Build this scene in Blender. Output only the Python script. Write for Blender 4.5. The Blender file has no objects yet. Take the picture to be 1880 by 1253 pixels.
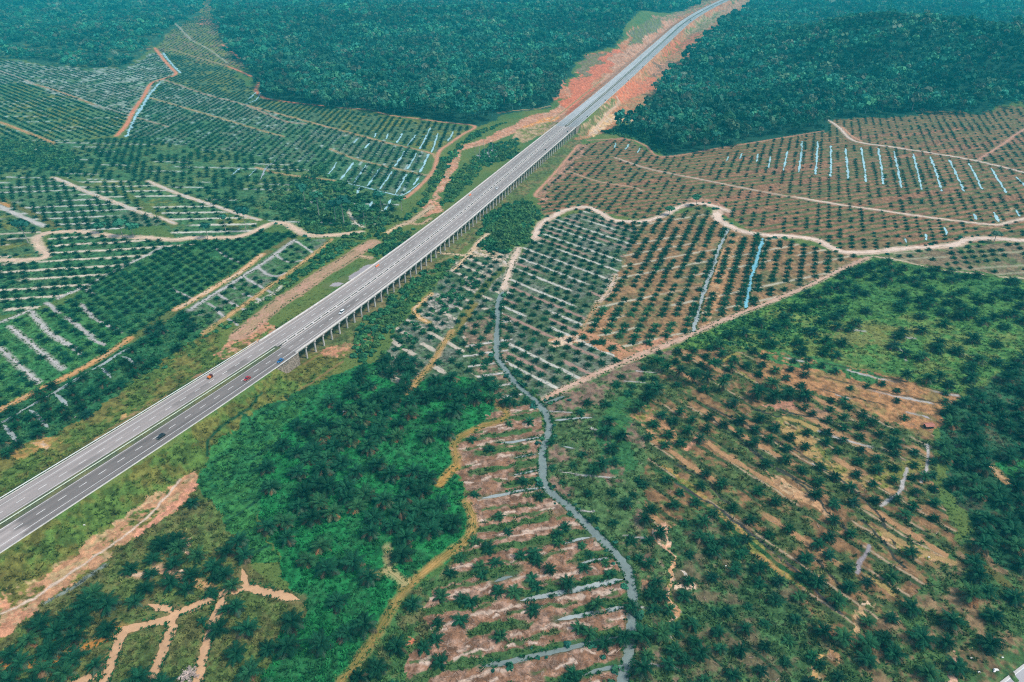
SKY_S, SUN_S, EXPO, HAZE, HAZE_C = 0.085, 1.5, 1.18, 0.00022, (.02, .60, .70)
NAZ, NEL, NTUFT = 1300, 1000, 90000
import bpy, math, random
import numpy as np
R = math.radians
rng = np.random.default_rng(11)
random.seed(5)
FPX, TH, CH, RZ = 1253.0, R(31.0), 225.0, 9.0
CX, CY = 940.0, 626.5
col = bpy.context.scene.collection

# ------------------------------------------------------------------ helpers
def unproj(px, z=0.0):
    """photo pixels -> points of a level plane at height z"""
    p = np.atleast_2d(np.asarray(px, float))
    u, v = (p[:, 0] - CX) / FPX, (p[:, 1] - CY) / FPX
    s, c = math.sin(TH), math.cos(TH)
    t = (CH - z) / np.maximum(s + v * c, 0.02)
    return np.stack([u * t, (c - v * s) * t], 1)

def toimg(x, y, z):
    s, c = math.sin(TH), math.cos(TH)
    d = y * c - (z - CH) * s
    up = y * s + (z - CH) * c
    d = np.where(d < 1, 1, d)
    return CX + FPX * x / d, CY - FPX * up / d, d

_T = np.random.default_rng(3).random(65536).astype(np.float32)
_P = np.random.default_rng(4).permutation(65536)
def vnoise(x, y, seed=0):
    xi = np.floor(x).astype(np.int64); yi = np.floor(y).astype(np.int64)
    fx = (x - xi).astype(np.float32); fy = (y - yi).astype(np.float32)
    fx = fx * fx * (3 - 2 * fx); fy = fy * fy * (3 - 2 * fy)
    def h(a, b): return _T[(_P[(a + seed * 7919) & 65535] + b * 613 + seed * 31) & 65535]
    a = h(xi, yi) * (1 - fx) + h(xi + 1, yi) * fx
    b = h(xi, yi + 1) * (1 - fx) + h(xi + 1, yi + 1) * fx
    return a * (1 - fy) + b * fy
def fbm(x, y, seed=0, octv=3):
    r = 0; a = 0.5; t = 0
    for k in range(octv):
        r = r + a * vnoise(x * 2.03 ** k + 17.3 * k, y * 2.03 ** k + 9.1 * k, seed + k); t += a; a *= 0.5
    return r / t
def sstep(a, b, x):
    t = np.clip((x - a) / (b - a), 0, 1); return t * t * (3 - 2 * t)
def inpoly(X, Y, P):
    m = np.zeros(X.shape, bool); n = len(P)
    for i in range(n):
        x0, y0 = P[i]; x1, y1 = P[(i + 1) % n]
        if y0 == y1: continue
        m ^= ((y0 > Y) != (y1 > Y)) & (X < (x1 - x0) * (Y - y0) / (y1 - y0) + x0)
    return m
def polydist(X, Y, P):
    """distance to a polyline, signed side offset and run along it"""
    best = np.full(X.shape, 1e9); run = np.zeros(X.shape); side = np.zeros(X.shape); acc = 0.0
    for a, b in zip(P[:-1], P[1:]):
        d = b - a; L = math.hypot(*d)
        if L < 1e-6: continue
        t = np.clip(((X - a[0]) * d[0] + (Y - a[1]) * d[1]) / L ** 2, 0, 1)
        ex, ey = X - a[0] - t * d[0], Y - a[1] - t * d[1]
        q = np.hypot(ex, ey); m = q < best
        best = np.where(m, q, best); run = np.where(m, acc + t * L, run)
        side = np.where(m, np.where(d[0] * ey - d[1] * ex > 0, q, -q), side); acc += L
    return best, side, run
def near_idx(X, Y, P, m):
    lo, hi = P.min(0) - m, P.max(0) + m
    return np.nonzero((X > lo[0]) & (X < hi[0]) & (Y > lo[1]) & (Y < hi[1]))[0]
def smooth_line(P, step):
    """Catmull-Rom through the points, resampled evenly"""
    P = np.asarray(P, float)
    Q = np.vstack([2 * P[0] - P[1], P, 2 * P[-1] - P[-2]]); out = []
    for i in range(1, len(Q) - 2):
        n = max(2, int(np.linalg.norm(Q[i + 1] - Q[i]) / step * 2))
        t = np.linspace(0, 1, n, endpoint=False)[:, None]
        a, b, c, d = Q[i - 1], Q[i], Q[i + 1], Q[i + 2]
        out.append(0.5 * (2 * b + (c - a) * t + (2 * a - 5 * b + 4 * c - d) * t ** 2 + (3 * b - a - 3 * c + d) * t ** 3))
    out = np.vstack(out + [P[-1:]])
    s = np.r_[0, np.cumsum(np.linalg.norm(np.diff(out, axis=0), axis=1))]
    q = np.linspace(0, s[-1], max(2, int(s[-1] / step) + 1))
    return np.stack([np.interp(q, s, out[:, 0]), np.interp(q, s, out[:, 1])], 1)
def frame_of(P):
    T = np.gradient(P, axis=0); T /= np.linalg.norm(T, axis=1)[:, None] + 1e-9
    return T, np.stack([-T[:, 1], T[:, 0]], 1)

def mk(name, V, Fs, mat, parent=None, color=None, smooth=False, loc=None):
    """one mesh object; Fs: list of face index arrays (n x 3 or n x 4)"""
    me = bpy.data.meshes.new(name); V = np.asarray(V, np.float32)
    Fs = [np.asarray(f, np.int32) for f in Fs if len(f)]
    me.vertices.add(len(V)); me.vertices.foreach_set('co', V.ravel())
    me.loops.add(sum(f.size for f in Fs)); me.polygons.add(sum(len(f) for f in Fs))
    me.loops.foreach_set('vertex_index', np.concatenate([f.ravel() for f in Fs]))
    tot = np.concatenate([np.full(len(f), f.shape[1], np.int32) for f in Fs])
    me.polygons.foreach_set('loop_start', np.r_[0, np.cumsum(tot)[:-1]].astype(np.int32))
    if smooth: me.polygons.foreach_set('use_smooth', np.ones(len(tot), bool))
    if color is not None:
        a = me.color_attributes.new('Col', 'FLOAT_COLOR', 'POINT')
        c = np.ones((len(V), 4), np.float32); c[:, :3] = color; a.data.foreach_set('color', c.ravel())
    me.update(calc_edges=True); me.materials.append(mat)
    o = bpy.data.objects.new(name, me); col.objects.link(o)
    if parent is not None: o.parent = parent
    if loc is not None: o.location = loc
    return o
def tag(o, label=None, cat=None, group=None, kind=None):
    if label: o['label'] = label
    if cat: o['category'] = cat
    if group: o['group'] = group
    if kind: o['kind'] = kind
    return o
def thing(name, label, cat, loc, rz=0.0, group=None):
    o = bpy.data.objects.new(name, None); col.objects.link(o)
    o.location = loc; o.rotation_euler = (0, 0, rz); o.empty_display_size = 0.5
    return tag(o, label, cat, group)
class MB:
    def __init__(s): s.V = []; s.F = []; s.n = 0
    def add(s, V, F):
        s.V.append(np.asarray(V, float)); s.F += [tuple(i + s.n for i in f) for f in F]; s.n += len(V)
    def box(s, c, d, rz=0, top=1.0):
        x, y, z = [q / 2 for q in d]; ca, sa = math.cos(rz), math.sin(rz)
        V = [(-x, -y, -z), (x, -y, -z), (x, y, -z), (-x, y, -z)] + [(a * top, b * top, z) for a, b in ((-x, -y), (x, -y), (x, y), (-x, y))]
        V = [(c[0] + ca * a - sa * b, c[1] + sa * a + ca * b, c[2] + e) for a, b, e in V]
        s.add(V, [(0, 3, 2, 1), (4, 5, 6, 7), (0, 1, 5, 4), (1, 2, 6, 5), (2, 3, 7, 6), (3, 0, 4, 7)])
    def tube(s, pts, rad, n=8, wob=0.0):
        pts = np.asarray(pts, float); V = []; F = []
        for i, (p, r) in enumerate(zip(pts, rad)):
            for k in range(n):
                a = 2 * math.pi * k / n; q = r * (1 + wob * (random.random() - .5))
                V.append((p[0] + q * math.cos(a), p[1] + q * math.sin(a), p[2]))
        for i in range(len(pts) - 1):
            for k in range(n):
                F.append((i * n + k, i * n + (k + 1) % n, (i + 1) * n + (k + 1) % n, (i + 1) * n + k))
        F.append(tuple(range(len(pts) * n - n, len(pts) * n))); s.add(V, F)
    def loft(s, secs):
        n = len(secs[0]); V = [p for q in secs for p in q]; F = []
        for i in range(len(secs) - 1):
            for k in range(n):
                F.append((i * n + k, i * n + (k + 1) % n, (i + 1) * n + (k + 1) % n, (i + 1) * n + k))
        F += [tuple(reversed(range(n))), tuple(range(len(V) - n, len(V)))]; s.add(V, F)
    def build(s, name, mat, parent=None, loc=None, bevel=0.0, smooth=False):
        me = bpy.data.meshes.new(name); me.from_pydata(np.vstack(s.V).tolist(), [], s.F); me.update(); me.materials.append(mat)
        if smooth: me.polygons.foreach_set('use_smooth', np.ones(len(me.polygons), bool))
        o = bpy.data.objects.new(name, me); col.objects.link(o)
        if parent is not None: o.parent = parent
        if loc is not None: o.location = loc
        if bevel:
            b = o.modifiers.new('bevel', 'BEVEL'); b.width = bevel; b.segments = 2
        return o

# ------------------------------------------------------------------ materials
def newmat(name):
    m = bpy.data.materials.new(name); m.use_nodes = True; nt = m.node_tree; nt.nodes.clear()
    return m, nt, nt.nodes.new('ShaderNodeOutputMaterial')
def N(nt, t, **k):
    n = nt.nodes.new(t)
    for a, b in k.items():
        if a in n.inputs: n.inputs[a].default_value = b
        else: setattr(n, a, b)
    return n
def noise_mul(nt, src, scales, amt):
    """multiply a colour by world-space noise, so that no surface is uniform"""
    geo = N(nt, 'ShaderNodeNewGeometry'); out = src
    for s, a in zip(scales, amt):
        n = N(nt, 'ShaderNodeTexNoise', Scale=s, Detail=4.0, Roughness=0.6); nt.links.new(geo.outputs['Position'], n.inputs['Vector'])
        mr = N(nt, 'ShaderNodeMapRange'); mr.inputs[1].default_value = .25; mr.inputs[2].default_value = .75
        mr.inputs[3].default_value = 1 - a; mr.inputs[4].default_value = 1 + a; nt.links.new(n.outputs['Fac'], mr.inputs[0])
        mx = N(nt, 'ShaderNodeVectorMath', operation='SCALE'); nt.links.new(out, mx.inputs[0]); nt.links.new(mr.outputs[0], mx.inputs['Scale']); out = mx.outputs[0]
    return out
def attr_mat(name, scales=(1.2, .15), amt=(.25, .15), rough=.95, bump=0.0, bscale=1.5, spec=.15):
    m, nt, out = newmat(name); a = N(nt, 'ShaderNodeAttribute', attribute_name='Col')
    c = noise_mul(nt, a.outputs['Color'], scales, amt)
    b = N(nt, 'ShaderNodeBsdfPrincipled', Roughness=rough); b.inputs['Specular IOR Level'].default_value = spec
    nt.links.new(c, b.inputs['Base Color'])
    if bump:
        n = N(nt, 'ShaderNodeTexNoise', Scale=bscale, Detail=5.0, Roughness=.65); g = N(nt, 'ShaderNodeNewGeometry'); nt.links.new(g.outputs['Position'], n.inputs['Vector'])
        bp = N(nt, 'ShaderNodeBump', Strength=bump, Distance=.6); nt.links.new(n.outputs['Fac'], bp.inputs['Height']); nt.links.new(bp.outputs['Normal'], b.inputs['Normal'])
    nt.links.new(b.outputs[0], out.inputs[0]); return m
def flat_mat(name, c, rough=.6, spec=.3, scales=(.7,), amt=(.15,), metal=0.0):
    m, nt, out = newmat(name); r = N(nt, 'ShaderNodeRGB'); r.outputs[0].default_value = (*c, 1)
    q = noise_mul(nt, r.outputs[0], scales, amt) if amt else r.outputs[0]
    b = N(nt, 'ShaderNodeBsdfPrincipled', Roughness=rough, Metallic=metal); b.inputs['Specular IOR Level'].default_value = spec
    nt.links.new(q, b.inputs['Base Color']); nt.links.new(b.outputs[0], out.inputs[0]); return m
def leaf_mat(name, vary=.25, trans=.2, yellow=0.0):
    m, nt, out = newmat(name); a = N(nt, 'ShaderNodeAttribute', attribute_name='Col')
    oi = N(nt, 'ShaderNodeObjectInfo'); mr = N(nt, 'ShaderNodeMapRange'); mr.inputs[3].default_value = 1 - vary; mr.inputs[4].default_value = 1 + vary
    nt.links.new(oi.outputs['Random'], mr.inputs[0])
    s = N(nt, 'ShaderNodeVectorMath', operation='SCALE'); nt.links.new(a.outputs['Color'], s.inputs[0]); nt.links.new(mr.outputs[0], s.inputs['Scale'])
    y = N(nt, 'ShaderNodeMapRange'); y.inputs[1].default_value = .72; y.inputs[2].default_value = 1.0; y.inputs[3].default_value = 0; y.inputs[4].default_value = yellow; nt.links.new(oi.outputs['Random'], y.inputs[0])
    ym = N(nt, 'ShaderNodeVectorMath', operation='MULTIPLY'); ym.inputs[1].default_value = (3.0, 1.25, .75); nt.links.new(s.outputs[0], ym.inputs[0])
    yx = N(nt, 'ShaderNodeMix', data_type='VECTOR'); nt.links.new(y.outputs[0], yx.inputs[0]); nt.links.new(s.outputs[0], yx.inputs[4]); nt.links.new(ym.outputs[0], yx.inputs[5])
    d = N(nt, 'ShaderNodeBsdfPrincipled', Roughness=.7); d.inputs['Specular IOR Level'].default_value = .06
    t = N(nt, 'ShaderNodeBsdfTranslucent'); mx = N(nt, 'ShaderNodeMixShader', Fac=trans)
    nt.links.new(yx.outputs[1], d.inputs['Base Color']); nt.links.new(yx.outputs[1], t.inputs['Color'])
    nt.links.new(d.outputs[0], mx.inputs[1]); nt.links.new(t.outputs[0], mx.inputs[2]); nt.links.new(mx.outputs[0], out.inputs[0]); return m
M = dict(
    ground=attr_mat('ground_soil', (1.6, .12), (.30, .15), bump=.5, bscale=1.3),
    road=attr_mat('asphalt', (2.0, .05), (.08, .06), rough=.85),
    leaf=leaf_mat('palm_leaf', .38, .10, .5), leafm=leaf_mat('plantation_leaf', 0, .10), wood=leaf_mat('tree_leaf', 0, .15), shrub=leaf_mat('shrub_leaf', 0, .2),
    track=attr_mat('dirt', (.9, .1), (.22, .15), bump=.4, bscale=.9),
    trunk=flat_mat('palm_trunk', (.075, .06, .05), .95, .1, (3.,), (.4,)),
    bark=flat_mat('pale_bark', (.33, .31, .27), .9, .1, (2.,), (.3,)),
    conc=flat_mat('concrete', (.46, .44, .41), .9, .2, (.25, 1.5), (.18, .12)),
    concp=flat_mat('pale_concrete', (.50, .47, .45), .9, .2, (.3, 2.), (.2, .15)),
    paint=flat_mat('road_paint', (.66, .65, .62), .7, .3, (.6, .08), (.2, .15)),
    rail=flat_mat('galvanised_rail', (.55, .58, .56), .5, .5, (.4,), (.15,)),
    railg=flat_mat('pale_green_rail', (.50, .57, .44), .5, .5, (.4,), (.15,)),
    tyre=flat_mat('tyre', (.02, .02, .02), .9, .1, (), ()), glass=flat_mat('car_glass', (.03, .04, .05), .08, .6, (), ()),
    lamp=flat_mat('lamp_glass', (.7, .7, .65), .2, .6, (), ()), stone=flat_mat('rubble_stone', (.27, .22, .18), .95, .1, (1.1, .5), (.8, .3)),
)
def water_mat(name, c, rough=.12, amt=.2):
    m, nt, out = newmat(name); r = N(nt, 'ShaderNodeRGB'); r.outputs[0].default_value = (*c, 1)
    q = noise_mul(nt, r.outputs[0], (.06, .5), (amt, amt * .6))
    b = N(nt, 'ShaderNodeBsdfPrincipled', Roughness=rough, IOR=1.33); nt.links.new(q, b.inputs['Base Color'])
    n = N(nt, 'ShaderNodeTexNoise', Scale=1.1, Detail=3.0); g = N(nt, 'ShaderNodeNewGeometry'); nt.links.new(g.outputs['Position'], n.inputs['Vector'])
    bp = N(nt, 'ShaderNodeBump', Strength=.12, Distance=.2); nt.links.new(n.outputs['Fac'], bp.inputs['Height']); nt.links.new(bp.outputs['Normal'], b.inputs['Normal'])
    nt.links.new(b.outputs[0], out.inputs[0]); return m
M['cyan'] = water_mat('pale_water', (.33, .55, .58)); M['canal'] = water_mat('canal_water', (.17, .215, .20))
M['blue'] = water_mat('blue_water', (.16, .42, .50)); M['grey'] = water_mat('grey_water', (.30, .34, .33), .2)
M['mud'] = water_mat('muddy_water', (.50, .30, .165), .25); M['pud'] = water_mat('puddle_water', (.33, .29, .29), .12)
def paint_mat(name, c): return flat_mat(name, c, .25, .5, (), ())

# ------------------------------------------------------------------ the highway's line and the terrain
NEAR = [(0, 1014), (240, 866.5), (482, 700), (688, 547.7), (840, 423.8), (978, 300), (1060, 233), (1150, 152), (1211, 92), (1265, 42), (1309.7, 14), (1342.8, 0)]
FAR = [(0, 923), (440, 655), (600, 549), (783.8, 420), (960, 279), (1150, 125), (1213.8, 71.5), (1258.6, 34.5), (1322.4, 0)]
_n = smooth_line(unproj(NEAR, RZ), 8); _f = smooth_line(unproj(FAR, RZ), 8)
_mid = []
for _q in _n[::5]:
    _k = np.argmin(np.linalg.norm(_f - _q, axis=1)); _w = np.linalg.norm(_f[_k] - _q)
    _mid.append((_q + _f[_k]) / 2)
_mid = np.array(_mid)
_mid = np.vstack([_mid[0] + (_mid[0] - _mid[3]) * 3, _mid[0] + (_mid[0] - _mid[3]) * 1.5, _mid])
for _ in range(12): _mid[1:-1] = .25 * _mid[:-2] + .5 * _mid[1:-1] + .25 * _mid[2:]
_e = _mid[-1] - _mid[-6]; _e /= np.linalg.norm(_e)
_ext = [_mid[-1] + k * 120 * np.array([math.cos(math.atan2(_e[1], _e[0]) - .03 * k), math.sin(math.atan2(_e[1], _e[0]) - .03 * k)]) for k in range(1, 9)]
ROAD = smooth_line(np.vstack([_mid, _ext]), 4.0)
RT, RN = frame_of(ROAD)
RS = np.r_[0, np.cumsum(np.linalg.norm(np.diff(ROAD, axis=0), axis=1))]
def s_at(px):
    q = unproj([px], RZ)[0]; return RS[np.argmin(np.linalg.norm(ROAD - q, axis=1))]
S0, S1 = s_at((528, 640)), s_at((1035, 232))
RC = ROAD[::3]
def halfw(s): return np.interp(s, [0, S0 - 60, S0 + 60, S1, S1 + 200, S1 + 900], [15.2, 15.0, 14.2, 13.6, 13.6, 14.5])
def road_at(s, off):
    x = np.interp(s, RS, ROAD[:, 0]) + np.interp(s, RS, RN[:, 0]) * off
    y = np.interp(s, RS, ROAD[:, 1]) + np.interp(s, RS, RN[:, 1]) * off
    return x, y
def azpt(px, d):
    q = unproj([px], 0)[0]; return q / np.hypot(*q) * d
# low hills: middle, half-length across the view, half-depth, height
HILLS = [(azpt((1840, 120), 1500), 400, 165, 66), (azpt((1560, 130), 1470), 190, 150, 30), (azpt((1300, 60), 1850), 160, 200, 22), (azpt((700, 60), 2000), 600, 300, 34), (azpt((1150, 60), 2100), 250, 250, 26)]
def terrain(X, Y):
    X = np.asarray(X, float); Y = np.asarray(Y, float); Z = np.zeros(X.shape)
    for (c, sx, sy, h) in HILLS:
        u = c / np.hypot(*c); a = (X - c[0]) * u[0] + (Y - c[1]) * u[1]; b = -(X - c[0]) * u[1] + (Y - c[1]) * u[0]
        Z += h * np.exp(-(b / sx) ** 2 - (a / sy) ** 2)
    i = near_idx(X, Y, RC, 140)
    if len(i):
        d, sd, run = polydist(X[i], Y[i], RC)
        emb = np.clip(np.maximum((S0 - 11 - run) / 8.0, (run - S1 - 11) / 12.0), 0, 1)
        w = halfw(run)
        k = np.clip(1 - (d - w - 1.5) / 17.0, 0, 1)
        flat = np.clip(1 - (d - w - 22) / 80, 0, 1)
        Z[i] = Z[i] * (1 - flat) + (RZ - .12) * k * emb
    return Z
def gnd(px):
    """photo pixels -> points on the terrain"""
    q = unproj(px, 0)
    for _ in range(8):
        z = terrain(q[:, 0], q[:, 1]); p = np.atleast_2d(np.asarray(px, float)); q2 = q.copy()
        for j in np.nonzero(z > .05)[0]: q2[j] = unproj(p[j:j + 1], z[j])[0]
        q = .5 * q + .5 * q2 if _ else q2
    return q
# ------------------------------------------------------------------ colours of the land (base colours)
GRASS = (.040, .128, .034); LUSH = (.014, .140, .038); BRIGHT = (.062, .190, .040); OLIVE = (.150, .165, .036); DEEP = (.014, .062, .040)
GREY = (.135, .150, .110); DARK = (.030, .085, .048); BROWN = (.200, .125, .075); RUST = (.330, .170, .080); PINK = (.470, .220, .125); RED = (.54, .160, .075)
SAND = (.55, .41, .29); PALE = (.44, .42, .38); ORANGE = (.58, .25, .075); GOLD = (.27, .165, .050); TAN = (.40, .27, .15); CYN = (.38, .55, .56); ASH = (.37, .35, .33)
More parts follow.
